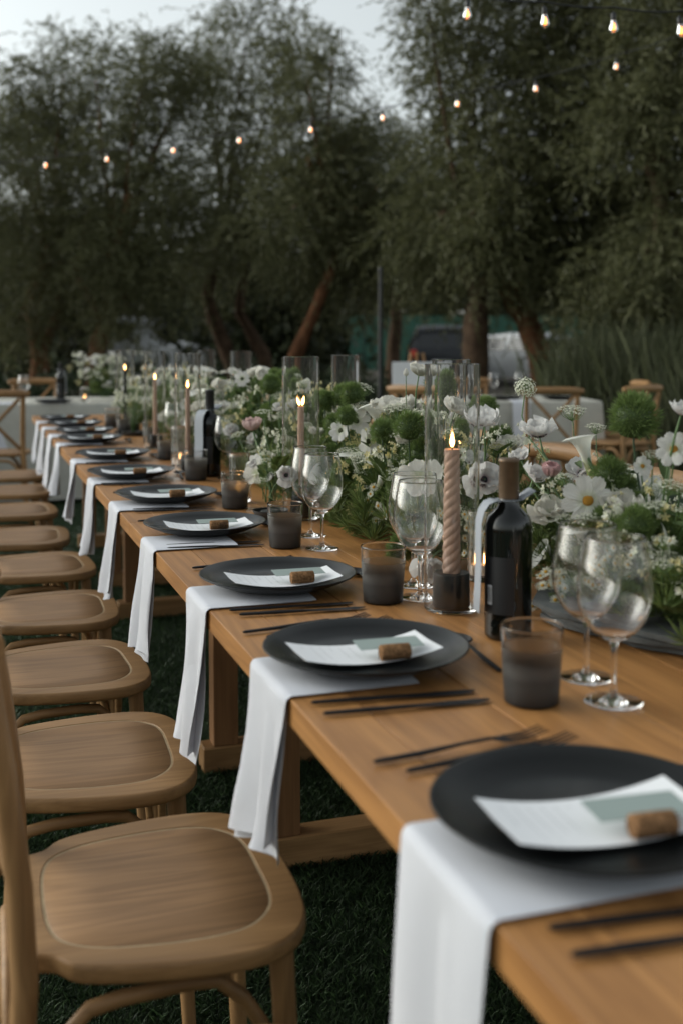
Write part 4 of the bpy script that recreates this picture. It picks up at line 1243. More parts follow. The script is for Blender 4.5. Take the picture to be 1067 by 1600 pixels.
class Arrangement:
    def __init__(s, label, base, spread, cat='flower arrangement'):
        s.root = thing('flower_arrangement', label, cat, base, 0, 'flower arrangements'); s.base = Vector(base); s.spread = spread
        s.yellow = base[1] < 1.6
        ARR.append(s)
    def stem_to(s, name, pos, nrm, thick, mat, hold=0.02, straight=False):
        pos = Vector(pos); b = s.base
        k = s.spread
        foot = Vector((b.x + (pos.x - b.x) * k[0] + random.uniform(-.012, .012), b.y + (pos.y - b.y) * k[1] + random.uniform(-.012, .012), b.z + hold))
        rel = foot - pos
        nn = Vector(nrm)
        c1 = -nn * rel.length * 0.34; c2 = rel + Vector((0, 0, 1)) * rel.length * 0.38
        pts = []
        for i in range(8):
            t = i / 7; pts.append(3 * (1 - t) ** 2 * t * c1 + 3 * (1 - t) * t * t * c2 + t ** 3 * rel)
        mb = MB(); mb.tube(pts, [thick * 0.75] + [thick] * 7, 5)
        o = mb.build(name, mat, s.root, sharp=180); o.location = pos - b
        return o
    def head(s, o, name, me, nrm, scale, spin=0.0, off=0.0, pre=None):
        q = Vector(nrm).normalized().to_track_quat('Z', 'Y').to_matrix().to_4x4()
        m = Matrix.Translation(Vector(nrm).normalized() * off) @ q @ Matrix.Rotation(spin, 4, 'Z')
        if pre is not None: m = m @ pre
        return link(name, me, o, mat=m @ Matrix.Scale(scale, 4))
    def add(s, kind, pos, size, nrm, whole=False):
        r = size / 2; sp = random.uniform(0, 6.28)
        if whole and kind in BLOOM:
            o = s.stem_to(kind, pos, nrm, 0.0015, M['stem']); s.head(o, 'bloom', random.choice(BLOOM[kind]), nrm, r, sp, -r * 0.3)
            return o
        if kind == 'cosmos':
            o = s.stem_to('cosmos', pos, nrm, 0.0013, M['stem'])
            for k in range(8):
                s.head(o, 'petal', random.choice(COS), nrm, r * random.uniform(0.93, 1.04), sp, 0.0, Matrix.Rotation(2 * math.pi * k / 8 + random.uniform(-.06, .06), 4, 'Z') @ Matrix.Rotation(random.uniform(-0.12, 0.30), 4, 'X') @ Matrix.Rotation(random.uniform(-.2, .2), 4, 'Y') @ Matrix.Translation((0, 0, 0.0006 * (k % 2))))
            s.head(o, 'flower_eye', EYE_Y if s.yellow else EYE_D, nrm, r, sp, 0.0012)
        elif kind in ('anemone', 'poppy'):
            pets = ANE if kind == 'anemone' else POP; n = 8 if kind == 'anemone' else 11
            o = s.stem_to(kind, pos, nrm, 0.0019, M['stem'])
            for k in range(n):
                inner = k >= n // 2 + (0 if kind == 'anemone' else 1)
                tilt = (0.35 if not inner else 0.75) + random.uniform(-.25, .28)
                s.head(o, 'petal', random.choice(pets), nrm, r * (1.12 if not inner else 0.92) * random.uniform(0.82, 1.08), sp, -r * 0.35, Matrix.Rotation(2 * math.pi * k / (n / 2) + (0.4 if inner else 0) + random.uniform(-.12, .12), 4, 'Z') @ Matrix.Rotation(tilt, 4, 'X'))
            s.head(o, 'flower_eye', EYE_A if kind == 'anemone' else EYE_G, nrm, r * (1.4 if kind == 'anemone' else 1.05), sp, -r * 0.28)
        elif kind == 'ranunculus':
            o = s.stem_to('ranunculus', pos, nrm, 0.0030, M['stem'])
            for k in range(26):
                ring = k // 6; tilt = 0.35 + 0.28 * ring + random.uniform(-.06, .06); sc = r * (1.05 - 0.15 * ring)
                s.head(o, 'petal', random.choice(RAN), nrm, sc, sp, -r * 0.42 + 0.001 * ring, Matrix.Rotation(2 * math.pi * k / 6 + ring * 0.5, 4, 'Z') @ Matrix.Rotation(tilt, 4, 'X'))
        elif kind == 'tulip':
            o = s.stem_to('pink_bloom', pos, nrm, 0.0024, M['stem'])
            for k in range(7):
                s.head(o, 'petal', random.choice(TUL), nrm, r * 1.25, sp, -r * 0.6, Matrix.Rotation(2 * math.pi * k / 3.5 + random.uniform(-.1, .1), 4, 'Z') @ Matrix.Rotation(0.85 + 0.15 * (k % 2), 4, 'X'))
        elif kind == 'orchid':
            o = s.stem_to('orchid', pos, nrm, 0.0014, M['stem'])
            for k in range(5):
                big = k in (1, 4)
                s.head(o, 'petal', random.choice(ORC), nrm, r * (1.1 if big else 0.9), sp * 0.1, 0, Matrix.Rotation(2 * math.pi * k / 5, 4, 'Z') @ Matrix.Rotation(0.12, 4, 'X'))
            s.head(o, 'lip', ORC[0], nrm, r * 0.5, sp * 0.1, 0.002, Matrix.Rotation(math.pi, 4, 'Z') @ Matrix.Rotation(0.9, 4, 'X'))
        elif kind == 'dianthus':
            o = s.stem_to('green_dianthus', pos, nrm, 0.0018, M['stem_dark'])
            s.head(o, 'tuft', random.choice(TUFT), nrm, r * 0.98, sp); s.head(o, 'tuft_heart', HEART, nrm, r * 1.25, sp)
        elif kind == 'umbel':
            o = s.stem_to('lace_flower', pos, nrm, 0.0012, M['stem']); s.head(o, 'umbel', random.choice(UMB), nrm, r, sp)
        elif kind == 'yarrow':
            o = s.stem_to('yarrow', pos, nrm, 0.0015, M['stem']); s.head(o, 'umbel', YAR[0], nrm, r, sp)
        elif kind == 'allium':
            o = s.stem_to('white_allium', pos, nrm, 0.0014, M['stem']); s.head(o, 'flower_ball', ALL[0], nrm, r, sp)
        elif kind == 'freesia':
            o = s.stem_to('freesia', pos, nrm, 0.0012, M['stem']); s.head(o, 'bell_spray', random.choice(FRE), nrm, r, sp)
        elif kind == 'sweet_pea':
            o = s.stem_to('sweet_pea', pos, nrm, 0.0010, M['stem']); s.head(o, 'bell_spray', random.choice(SWP), nrm, r, sp)
        elif kind == 'chamomile':
            o = s.stem_to('chamomile', pos, nrm, 0.0006, M['stem']); s.head(o, 'daisy_head', random.choice(CHA), nrm, r, sp)
        elif kind == 'bud':
            o = s.stem_to('flower_bud', pos, nrm, 0.0012, M['stem']); s.head(o, 'bud_tip', BUD, nrm, r, sp)
        elif kind == 'calla':
            # size is the width of the open spathe; the lip points towards the camera side of the stem
            n = Vector(nrm).normalized()
            o = s.stem_to('calla_lily', pos, n, 0.0034, M['stem'])
            h = size * 1.0
            q = n.to_track_quat('Z', 'Y').to_matrix().to_4x4()
            # spin so that the lip (+x) turns to the side that faces away from +y
            best = max(range(24), key=lambda k: (q @ Matrix.Rotation(k * math.pi / 12, 4, 'Z') @ Vector((1, 0, 0))).dot(Vector((-0.85, -0.45, 0.15))))
            m = Matrix.Translation(-n * h * 1.0) @ q @ Matrix.Rotation(best * math.pi / 12 + random.uniform(-.5, .5), 4, 'Z') @ Matrix.Scale(h, 4)
            link('spathe', CAL, o, mat=m); link('spadix', SPADIX, o, mat=m)
        return o
    def foliage(s, centers, per, blade_l, blade_w, mat, name='foliage', up=0.5):
        """fine greens: tufts of blades growing out of the given points"""
        P, D, L = [], [], []
        for c in centers:
            d = unit(rng.normal(size=(per, 3))); d[:, 2] = np.abs(d[:, 2]) * 0.9 + up * 0.4
            r = rng.uniform(0, 0.012, (per, 1))
            P.append(np.array(c) - np.array(s.base) + unit(d) * r); D.append(d + rng.normal(size=(per, 3)) * 0.15); L.append(rng.uniform(0.6, 1.15, per) * blade_l)
        V = blades(np.concatenate(P), np.concatenate(D), np.concatenate(L), blade_w)
        o = link(name, quads_mesh(name, V, mat), s.root); o['kind'] = 'stuff'
        return o
    def ferns(s, n, box, length, name='fern_sprig'):
        """sprigs: a bent stem with paired leaflets; each sprig is one piece"""
        for k in range(n):
            p = Vector([random.uniform(a, b) for a, b in box]); a = random.uniform(0, 6.28); el = random.uniform(0.1, 1.1)
            d = Vector((math.cos(a) * math.cos(el), math.sin(a) * math.cos(el), math.sin(el)))
            L_ = length * random.uniform(0.6, 1.2); mb = MB(); pts = [p + d * L_ * t + Vector((0, 0, -0.25 * L_ * t * t)) for t in (0, 0.25, 0.5, 0.75, 1)]
            pts = [q - s.base for q in pts]
            mb.tube(pts, [0.0011, 0.001, 0.0008, 0.0006, 0.0004], 4)
            sd = d.cross(Vector((0, 0, 1))).normalized(); upv = sd.cross(d)
            for m in range(2, 20):
                t = m / 20; i = min(3, int(t * 4)); q = pts[i].lerp(pts[i + 1], t * 4 - i); ll = L_ * 0.30 * math.sin(math.pi * min(1, t * 0.9 + 0.12)) + 0.004
                for sg in (-1, 1):
                    e = (sd * sg + d * 0.75 + upv * random.uniform(-.15, .3)).normalized(); w = d.cross(e).normalized(); f = e.cross(w)
                    wd = ll * 0.16
                    mb.add([q, q + e * ll * 0.5 + f * wd, q + e * ll, q + e * ll * 0.5 - f * wd], [(0, 1, 2, 3)])
            mb.build(name, M['fern'], s.root, smooth=False)
    def leaves(s, n, box, length):
        for k in range(n):
            p = Vector([random.uniform(a, b) for a, b in box]) - s.base; a = random.uniform(0, 6.28); el = random.uniform(0.0, 1.2)
            me = random.choice(LEAF)
            m = Matrix.Translation(p) @ Euler((el, random.uniform(-.4, .4), a)).to_matrix().to_4x4() @ Matrix.Scale(length * random.uniform(.6, 1.2), 4)
            link('leaf', me, s.root, mat=m)
def leaf_mesh(seed):
    rd = random.Random(seed); b = rd.uniform(-.3, .1)
    return grid_mesh('leaf', lambda u, v: (0.17 * v * math.sin(math.pi * (u * 0.94 + 0.03)) ** 0.9, u, b * u * u + 0.10 * abs(v) * math.sin(math.pi * u)), 6, 4, M['leaf'])
LEAF = [leaf_mesh(i) for i in range(3)]
# flower heads that can be told apart one by one: kind, position, width, facing
HERO = {
 'R': [
  ('cosmos', (0.93, 1.537, 0.955), 0.0893, (-0.41, -0.9, 0.15)),
  ('dianthus', (1.0, 1.518, 1.084), 0.0994, (-0.06, -0.19, 0.98)),
  ('calla', (0.98, 1.642, 1.041), 0.0626, (-0.22, 0.13, 0.97)),
  ('calla', (0.9, 1.63, 0.863), 0.0510, (-0.86, 0.13, 0.5)),
  ('calla', (0.98, 1.407, 0.897), 0.0764, (0.77, -0.58, 0.25)),
  ('calla', (0.92, 1.544, 0.906), 0.0448, (-0.18, -0.05, 0.98)),
  ('anemone', (0.98, 1.793, 1.047), 0.0836, (-0.2, -0.29, 0.93)),
  ('anemone', (0.92, 1.693, 0.981), 0.0549, (0.35, -0.55, 0.76)),
  ('tulip', (0.94, 1.674, 0.988), 0.0480, (-0.0, -0.33, 0.94)),
  ('anemone', (0.95, 1.806, 1.0), 0.0466, (-0.32, -0.31, 0.9)),
  ('cosmos', (1.06, 1.565, 0.958), 0.0738, (0.21, -0.79, 0.57)),
  ('cosmos', (1.08, 1.646, 0.969), 0.0661, (-0.63, -0.23, 0.74)),
  ('cosmos', (1.0, 1.412, 1.046), 0.0594, (-0.62, -0.75, 0.23)),
  ('anemone', (1.0, 1.392, 1.107), 0.0529, (0.13, -0.27, 0.95)),
  ('cosmos', (1.0, 1.493, 1.012), 0.0341, (-0.4, -0.89, 0.2)),
  ('anemone', (1.12, 1.882, 0.959), 0.0619, (-0.45, -0.38, 0.81)),
  ('umbel', (1.05, 1.794, 1.08), 0.0610, (-0.06, -0.19, 0.98)),
  ('allium', (1.02, 1.918, 1.118), 0.0469, (0.24, -0.18, 0.95)),
  ('umbel', (1.02, 1.493, 1.028), 0.0402, (-0.09, -0.27, 0.96)),
  ('umbel', (1.15, 1.875, 1.042), 0.0445, (-0.06, -0.19, 0.98)),
  ('freesia', (0.98, 1.492, 0.926), 0.0501, (-0.1, -0.3, 0.95)),
  ('freesia', (0.98, 1.4, 0.954), 0.0475, (0.19, -0.38, 0.9)),
  ('freesia', (0.95, 1.49, 0.938), 0.0398, (-0.38, -0.19, 0.9)),
  ('freesia', (0.93, 1.305, 0.899), 0.0445, (0.1, -0.74, 0.67)),
  ('freesia', (0.93, 1.373, 0.872), 0.0464, (-0.26, -0.77, 0.58)),
  ('freesia', (0.95, 1.372, 0.918), 0.0419, (-0.21, -0.62, 0.76)),
  ('dianthus', (1.03, 1.569, 0.927), 0.0694, (-0.09, -0.27, 0.96)),
  ('dianthus', (0.9, 1.567, 0.778), 0.0681, (-0.53, -0.53, 0.67)),
  ('dianthus', (0.95, 1.613, 0.812), 0.0639, (-0.53, -0.53, 0.67)),
 ],
 'M': [
  ('dianthus', (0.95, 2.799, 1.062), 0.0852, (-0.06, -0.19, 0.98)),
  ('dianthus', (0.9, 2.362, 0.998), 0.0846, (-0.09, -0.27, 0.96)),
  ('dianthus', (1.0, 2.269, 1.107), 0.0939, (-0.06, -0.19, 0.98)),
  ('dianthus', (1.02, 2.351, 1.052), 0.0736, (-0.06, -0.19, 0.98)),
  ('dianthus', (0.93, 2.211, 0.962), 0.0968, (-0.13, -0.38, 0.91)),
  ('dianthus', (0.86, 2.568, 0.791), 0.0879, (-0.44, -0.58, 0.69)),
  ('dianthus', (0.88, 2.333, 0.868), 0.0808, (-0.23, -0.67, 0.71)),
  ('dianthus', (0.84, 2.371, 0.798), 0.0875, (-0.44, -0.58, 0.69)),
  ('dianthus', (0.8, 2.013, 0.801), 0.0728, (-0.47, -0.68, 0.57)),
  ('dianthus', (1.05, 2.085, 0.999), 0.0801, (-0.06, -0.19, 0.98)),
  ('dianthus', (1.0, 3.136, 0.988), 0.0759, (-0.06, -0.19, 0.98)),
  ('dianthus', (0.95, 2.892, 0.934), 0.0773, (-0.06, -0.19, 0.98)),
  ('cosmos', (0.86, 2.553, 0.992), 0.0684, (-0.74, -0.6, 0.3)),
  ('cosmos', (0.88, 2.503, 1.018), 0.0735, (-0.17, -0.86, 0.49)),
  ('cosmos', (0.88, 2.422, 0.976), 0.0684, (0.28, -0.93, 0.23)),
  ('poppy', (0.95, 2.447, 1.054), 0.0998, (-0.08, -0.24, 0.97)),
  ('poppy', (1.0, 2.399, 1.139), 0.0657, (0.13, -0.26, 0.96)),
  ('calla', (0.93, 2.519, 1.05), 0.0743, (-0.34, 0.12, 0.93)),
  ('calla', (0.86, 2.441, 0.942), 0.0658, (-0.14, -0.07, 0.99)),
  ('calla', (0.84, 2.598, 0.889), 0.0663, (-0.59, -0.66, 0.46)),
  ('bud', (0.93, 2.309, 1.14), 0.0200, (0.0, 0.0, 1.0)),
  ('bud', (0.87, 2.109, 0.946), 0.0171, (0.0, 0.0, 1.0)),
  ('allium', (0.97, 2.333, 1.03), 0.0582, (-0.09, -0.27, 0.96)),
  ('umbel', (0.91, 2.312, 1.056), 0.0773, (-0.06, -0.19, 0.98)),
  ('umbel', (0.98, 2.737, 1.087), 0.0703, (0.21, -0.27, 0.94)),
  ('umbel', (1.0, 2.12, 1.075), 0.0456, (-0.06, -0.19, 0.98)),
  ('allium', (0.98, 2.118, 1.052), 0.0455, (-0.06, -0.19, 0.98)),
  ('orchid', (0.8, 1.917, 0.951), 0.0767, (-0.49, -0.81, 0.31)),
  ('anemone', (0.775, 1.817, 0.807), 0.0709, (-0.18, -0.84, -0.5)),
  ('anemone', (0.9, 1.846, 0.955), 0.0848, (-0.21, -0.94, 0.25)),
  ('anemone', (0.93, 1.912, 1.06), 0.0803, (-0.16, -0.16, 0.97)),
  ('calla', (0.87, 2.286, 0.924), 0.0565, (0.26, -0.2, 0.94)),
  ('yarrow', (0.85, 2.548, 0.857), 0.0839, (-0.45, -0.38, 0.81)),
  ('yarrow', (0.83, 2.343, 0.832), 0.0633, (-0.49, -0.49, 0.72)),
  ('yarrow', (1.0, 2.268, 0.957), 0.0570, (-0.09, -0.27, 0.96)),
 ],
 'K': [
  ('ranunculus', (0.715, 2.855, 0.988), 0.0745, (-0.18, -0.21, 0.96)),
  ('anemone', (0.73, 2.58, 0.886), 0.0620, (-0.16, -0.95, 0.25)),
  ('cosmos', (0.72, 2.856, 0.884), 0.0611, (-0.81, -0.4, 0.43)),
  ('umbel', (0.74, 3.13, 0.939), 0.0518, (-0.33, -0.09, 0.94)),
  ('umbel', (0.76, 2.913, 1.016), 0.0554, (-0.06, -0.19, 0.98)),
  ('orchid', (0.71, 2.803, 0.865), 0.0667, (-0.77, -0.55, 0.33)),
 ],
 'L': [
  ('cosmos', (0.8, 3.32, 1.095), 0.0529, (-0.32, -0.94, 0.15)),
  ('calla', (0.95, 3.606, 1.089), 0.0600, (0.03, -0.51, 0.86)),
  ('calla', (0.95, 4.539, 1.093), 0.0636, (0.09, -0.34, 0.93)),
  ('calla', (0.82, 4.082, 1.024), 0.0571, (-0.4, -0.28, 0.87)),
  ('anemone', (0.88, 3.185, 1.013), 0.0571, (-0.1, -0.29, 0.95)),
  ('anemone', (0.9, 3.131, 1.025), 0.0563, (0.22, -0.28, 0.93)),
  ('umbel', (0.9, 3.354, 1.065), 0.0759, (-0.06, -0.19, 0.98)),
  ('orchid', (0.95, 3.134, 1.078), 0.0452, (-0.3, -0.9, 0.32)),
  ('poppy', (0.8, 3.973, 0.975), 0.0742, (-0.36, -0.43, 0.83)),
  ('anemone', (0.8, 3.471, 0.927), 0.0614, (-0.27, -0.8, 0.53)),
  ('dianthus', (0.98, 4.445, 1.025), 0.0886, (-0.06, -0.19, 0.98)),
  ('umbel', (0.9, 3.872, 1.036), 0.0593, (-0.06, -0.19, 0.98)),
  ('umbel', (1.02, 3.509, 1.091), 0.0631, (-0.06, -0.19, 0.98)),
  ('calla', (1.0, 5.54, 1.07), 0.0641, (0.03, -0.22, 0.98)),
  ('freesia', (0.85, 3.807, 0.927), 0.0671, (-0.06, -0.19, 0.98)),
  ('freesia', (0.88, 4.162, 0.951), 0.0682, (-0.06, -0.19, 0.98)),
  ('freesia', (0.88, 3.273, 0.982), 0.0546, (-0.06, -0.19, 0.98)),
 ],
}
# ------------------------------------------------------------------ slate slab and dishes under the flowers
def slab(cx, cy, rx, ry, th, z, rot, label):
    rd = random.Random(int(cx * 1000)); t = thing('slate_slab', label, 'slate', (cx, cy, z), R(rot))
    for lay in range(3):
        mb = MB(); n = 40; rings = []
        ph = [rd.uniform(0, 6) for _ in range(4)]
        z0, z1 = th * lay / 3 + (0.0008 if lay else 0.0), th * (lay + 1) / 3
        sh = 0.90 if lay == 0 else (0.95 if lay == 1 else 1.0)
        for zz, k in ((z0, 0.985), (z0 + 0.001, 1.0), (z1 - 0.001, 1.0), (z1, 0.988)):
            ring = []
            for i in range(n):
                a = 2 * math.pi * i / n
                e = sh * k * (1 + 0.05 * math.sin(3 * a + ph[0]) + 0.035 * math.sin(7 * a + ph[1]) + 0.02 * math.sin(13 * a + ph[2]))
                c, s_ = math.cos(a), math.sin(a)
                sq = (abs(c) ** 3 + abs(s_) ** 3) ** (-1 / 3)
                ring.append((rx * c * sq * e, ry * s_ * sq * e, zz + 0.0012 * math.sin(5 * a + ph[3])))
            rings.append(ring)
        mb.rings(rings, True); mb.build('slate_layer', M['stone'], t, sharp=30)
    return t
slab(1.020, 1.440, 0.150, 0.21, 0.030, TT + 0.002, 20, 'rough layered slate slab under the bouquet behind two wine glasses')
def dish(x, y, r, label):
    t = thing('flower_dish', label, 'dish', (x, y, TT + 0.001), 0, 'dark dishes holding stems')
    mb = MB(); mb.lathe([(0, 0), (r * 0.8, 0), (r * 0.84, 0.004), (r, 0.018), (r * 1.0, 0.020), (r * 0.95, 0.0195), (r * 0.85, 0.009), (0, 0.008)], 36); mb.build('bowl', M['dish'], t, sharp=50)
    mb = MB(); mb.lathe([(0, 0.0085), (r * 0.55, 0.0085), (r * 0.55, 0.017), (r * 0.5, 0.018), (0, 0.018)], 24); mb.build('pin_frog', M['holder'], t, sharp=40)
    return t
dish(0.720, 2.690, 0.046, 'small dark dish holding the pink ranunculus stems')
dish(0.748, 5.300, 0.060, 'small dark dish holding a thick green stem near the black taper')

random.seed(21)
A = {}
A['R'] = Arrangement('airy bouquet of cosmos, callas and a green puff on the slate slab', (1.02, 1.47, TT + 0.032), (0.25, 0.25))
A['M'] = Arrangement('low mossy bouquet of green puffs and white cosmos behind the twisted candle', (0.97, 2.28, TT + 0.002), (0.62, 0.8))
A['K'] = Arrangement('few loose stems with one pink ranunculus in a small dish', (0.720, 2.690, TT + 0.019), (0.22, 0.12))
A['L'] = Arrangement('cream and white bouquet with callas behind the black-capped bottle', (0.98, 3.55, TT + 0.002), (0.65, 0.85))
for k, lst in HERO.items():
    for kind, pos, size, nrm in lst: A[k].add(kind, pos, size, nrm)

def cluster(a, kind, c, n, sp, s0, s1, nrm):
    for _ in range(n):
        p = [c[i] + random.gauss(0, sp[i]) for i in range(3)]
        p[2] = max(p[2], TT + 0.02)
        nn = Vector(nrm) + Vector([random.uniform(-.5, .5) for _ in range(3)])
        a.add(kind, p, random.uniform(s0, s1), nn.normalized())
CAMW = (-0.35, -0.85, 0.45)
for c, n in (((0.90, 1.462, 0.856), 16), ((0.92, 1.433, 0.880), 12), ((0.87, 1.566, 0.836), 9), ((0.87, 1.555, 0.805), 6)):
    cluster(A['R'], 'chamomile', c, n, (0.012, 0.022, 0.014), 0.015, 0.020, CAMW)
for c, n in (((0.84, 2.219, 0.849), 8), ((0.90, 1.877, 0.871), 12), ((0.87, 1.926, 0.883), 9), ((0.86, 2.221, 0.883), 6), ((0.90, 1.876, 0.835), 8)):
    cluster(A['M'], 'chamomile', c, n, (0.015, 0.030, 0.018), 0.015, 0.021, CAMW)
# filler flowers through the volume of each bouquet
def fill(a, box, mix, n, zcap):
    for _ in range(n):
        kind, s0, s1 = random.choice(mix)
        x, y = random.uniform(*box[0]), random.uniform(*box[1])
        u = abs(x - (box[0][0] + box[0][1]) / 2) / ((box[0][1] - box[0][0]) / 2)
        z = random.uniform(box[2][0], box[2][0] + (box[2][1] - box[2][0]) * (1 - zcap * u * u))
        n_ = Vector((x - 0.97 + random.uniform(-.5, .3), random.uniform(-.8, .1), random.uniform(0.3, 1.1)))
        if kind in ('umbel', 'dianthus', 'allium', 'freesia', 'sweet_pea', 'yarrow'): n_ = Vector((n_.x * .5, n_.y * .4, 1))
        a.add(kind, (x, y, z), random.uniform(s0, s1), n_.normalized(), True)
MIXR = [('umbel', .04, .055), ('sweet_pea', .04, .06), ('dianthus', .05, .07), ('umbel', .03, .05), ('freesia', .04, .05), ('chamomile', .015, .02), ('chamomile', .015, .02)]
MIXM = [('umbel', .045, .07), ('umbel', .04, .06), ('dianthus', .06, .085), ('dianthus', .05, .08), ('sweet_pea', .05, .07), ('yarrow', .04, .06), ('anemone', .04, .05), ('freesia', .05, .06)]
MIXL = [('umbel', .05, .08), ('sweet_pea', .06, .09), ('sweet_pea', .05, .08), ('freesia', .06, .08), ('freesia', .05, .07), ('anemone', .045, .06), ('orchid', .05, .065), ('dianthus', .05, .07), ('umbel', .05, .07)]
MIXF = [('umbel', .06, .09), ('sweet_pea', .07, .10), ('sweet_pea', .07, .09), ('umbel', .05, .08), ('anemone', .05, .065), ('freesia', .06, .08), ('poppy', .05, .07), ('orchid', .05, .07)]
fill(A['R'], ((0.90, 1.18), (1.22, 1.72), (0.82, 1.01)), MIXR, 80, 0.4)
fill(A['M'], ((0.84, 1.14), (1.95, 2.85), (0.80, 1.06)), MIXM, 150, 0.5)
fill(A['K'], ((0.68, 0.76), (2.64, 2.75), (0.84, 0.99)), [('umbel', .035, .05), ('sweet_pea', .04, .05), ('anemone', .03, .04)], 12, 0)
fill(A['L'], ((0.82, 1.14), (3.00, 4.05), (0.82, 1.08)), MIXL, 165, 0.4)
LACE = [('umbel', .04, .065), ('sweet_pea', .045, .065), ('umbel', .035, .055)]
fill(A['M'], ((0.83, 1.08), (1.92, 2.85), (0.84, 1.06)), LACE, 80, 0.5)
CREAM = [('freesia', .045, .065), ('yarrow', .045, .06), ('dianthus', .055, .085), ('dianthus', .05, .08), ('freesia', .05, .07), ('poppy', .04, .055)]
fill(A['M'], ((0.82, 1.10), (1.95, 2.90), (0.80, 1.02)), CREAM, 88, 0.5)
fill(A['R'], ((0.90, 1.14), (1.24, 1.75), (0.82, 0.96)), CREAM, 50, 0.4)
fill(A['L'], ((0.82, 1.10), (3.00, 4.05), (0.84, 1.08)), CREAM, 66, 0.4)
fill(A['R'], ((0.90, 1.14), (1.22, 1.75), (0.86, 1.02)), LACE, 48, 0.4)
fill(A['L'], ((0.82, 1.10), (3.00, 4.05), (0.88, 1.12)), LACE, 66, 0.4)
POM = [('dianthus', .06, .09), ('poppy', .06, .08), ('dianthus', .055, .085)]
fill(A['M'], ((0.84, 1.05), (1.95, 2.85), (0.92, 1.08)), POM, 22, 0.3)
fill(A['R'], ((0.92, 1.12), (1.30, 1.75), (0.88, 1.00)), POM, 12, 0.3)
fill(A['L'], ((0.84, 1.08), (3.00, 4.05), (0.95, 1.12)), POM, 20, 0.3)
A['N'] = Arrangement('creamy white bouquet between the two tall candles beyond the black-capped bottle', (0.97, 4.55, TT + 0.002), (0.65, 0.85))
fill(A['N'], ((0.84, 1.14), (4.10, 5.00), (0.82, 1.10)), MIXF, 85, 0.4)
A['P'] = Arrangement('white bouquet around the black taper near the end of the farm tables', (0.95, 5.70, TT + 0.002), (0.65, 0.85))
fill(A['P'], ((0.80, 1.14), (5.10, 6.45), (0.82, 1.10)), MIXF, 95, 0.4)
A['D'] = Arrangement('cloud of small white flowers on one thick stem in a dark dish', (0.748, 5.300, TT + 0.018), (0.05, 0.05))
for _ in range(26):
    d = Vector([random.gauss(0, 1) for _ in range(3)]).normalized()
    A['D'].add(random.choice(['umbel', 'sweet_pea']), Vector((0.755, 5.30, 0.93)) + Vector((d.x * .09, d.y * .09, d.z * .06)), random.uniform(.05, .075), (d + Vector((0, 0, .8))).normalized())
mb = MB(); mb.tube([(0, 0, 0.0), (0.001, 0, 0.05), (0, 0.001, 0.10)], [0.009, 0.0085, 0.008], 10); mb.build('thick_stem', M['stem'], A['D'].root, sharp=180)
A['T'] = Arrangement('tall white bouquet on the draped table beyond the farm tables', (1.05, 8.95, 0.754), (0.15, 0.15))
for _ in range(70):
    x = random.gauss(0, 1) * 0.13; y = random.uniform(-.15, .15); z = random.uniform(0.10, 0.38)
    k, s0, s1 = random.choice(MIXF)
    A['T'].add(k, (1.05 + x * (0.7 + z), 8.95 + y, 0.754 + z), random.uniform(s0, s1) * 1.1, Vector((x * 2, random.uniform(-.7, .2), 0.9)).normalized(), True)
# greenery
def mound(a, box, n, per, bl, bw, mat, up=0.5):
    cs = []
    for _ in range(n):
        x, y = random.uniform(*box[0]), random.uniform(*box[1]); u = abs(x - (box[0][0] + box[0][1]) / 2) / ((box[0][1] - box[0][0]) / 2)
        cs.append((x, y, random.uniform(box[2][0], box[2][0] + (box[2][1] - box[2][0]) * (1 - 0.6 * u * u))))
    a.foliage(cs, per, bl, bw, mat, up=up)
mound(A['R'], ((0.89, 1.20), (1.20, 1.75), (TT + 0.03, 0.93)), 200, 70, 0.040, 0.0026, M['fern'])
mound(A['M'], ((0.80, 1.18), (1.92, 2.92), (TT + 0.005, 0.95)), 380, 75, 0.045, 0.0028, M['fern'])
mound(A['L'], ((0.82, 1.18), (2.95, 4.10), (TT + 0.005, 0.96)), 240, 55, 0.05, 0.004, M['fern'])
mound(A['N'], ((0.84, 1.18), (4.10, 5.05), (TT + 0.005, 0.96)), 160, 45, 0.055, 0.005, M['fern'])
mound(A['P'], ((0.82, 1.18), (5.10, 6.50), (TT + 0.005, 0.96)), 180, 45, 0.055, 0.006, M['fern'])
mound(A['T'], ((0.95, 1.15), (8.85, 9.05), (0.80, 0.98)), 40, 40, 0.06, 0.007, M['fern'])
A['M'].ferns(34, ((0.82, 1.05), (1.98, 2.75), (0.79, 0.90)), 0.10)
A['R'].ferns(16, ((0.92, 1.10), (1.28, 1.65), (0.82, 0.90)), 0.09)
A['L'].ferns(20, ((0.84, 1.10), (3.05, 4.0), (0.80, 0.98)), 0.11)
A['K'].ferns(6, ((0.70, 0.74), (2.67, 2.71), (0.81, 0.88)), 0.09)
A['R'].leaves(26, ((0.92, 1.12), (1.28, 1.7), (0.84, 1.0)), 0.05)
A['M'].leaves(36, ((0.84, 1.1), (1.95, 2.8), (0.82, 1.02)), 0.05)
A['L'].leaves(40, ((0.84, 1.1), (3.0, 4.0), (0.84, 1.06)), 0.06)
A['N'].leaves(20, ((0.84, 1.1), (4.1, 5.0), (0.84, 1.06)), 0.07)
A['P'].leaves(24, ((0.84, 1.1), (5.1, 6.4), (0.84, 1.06)), 0.07)
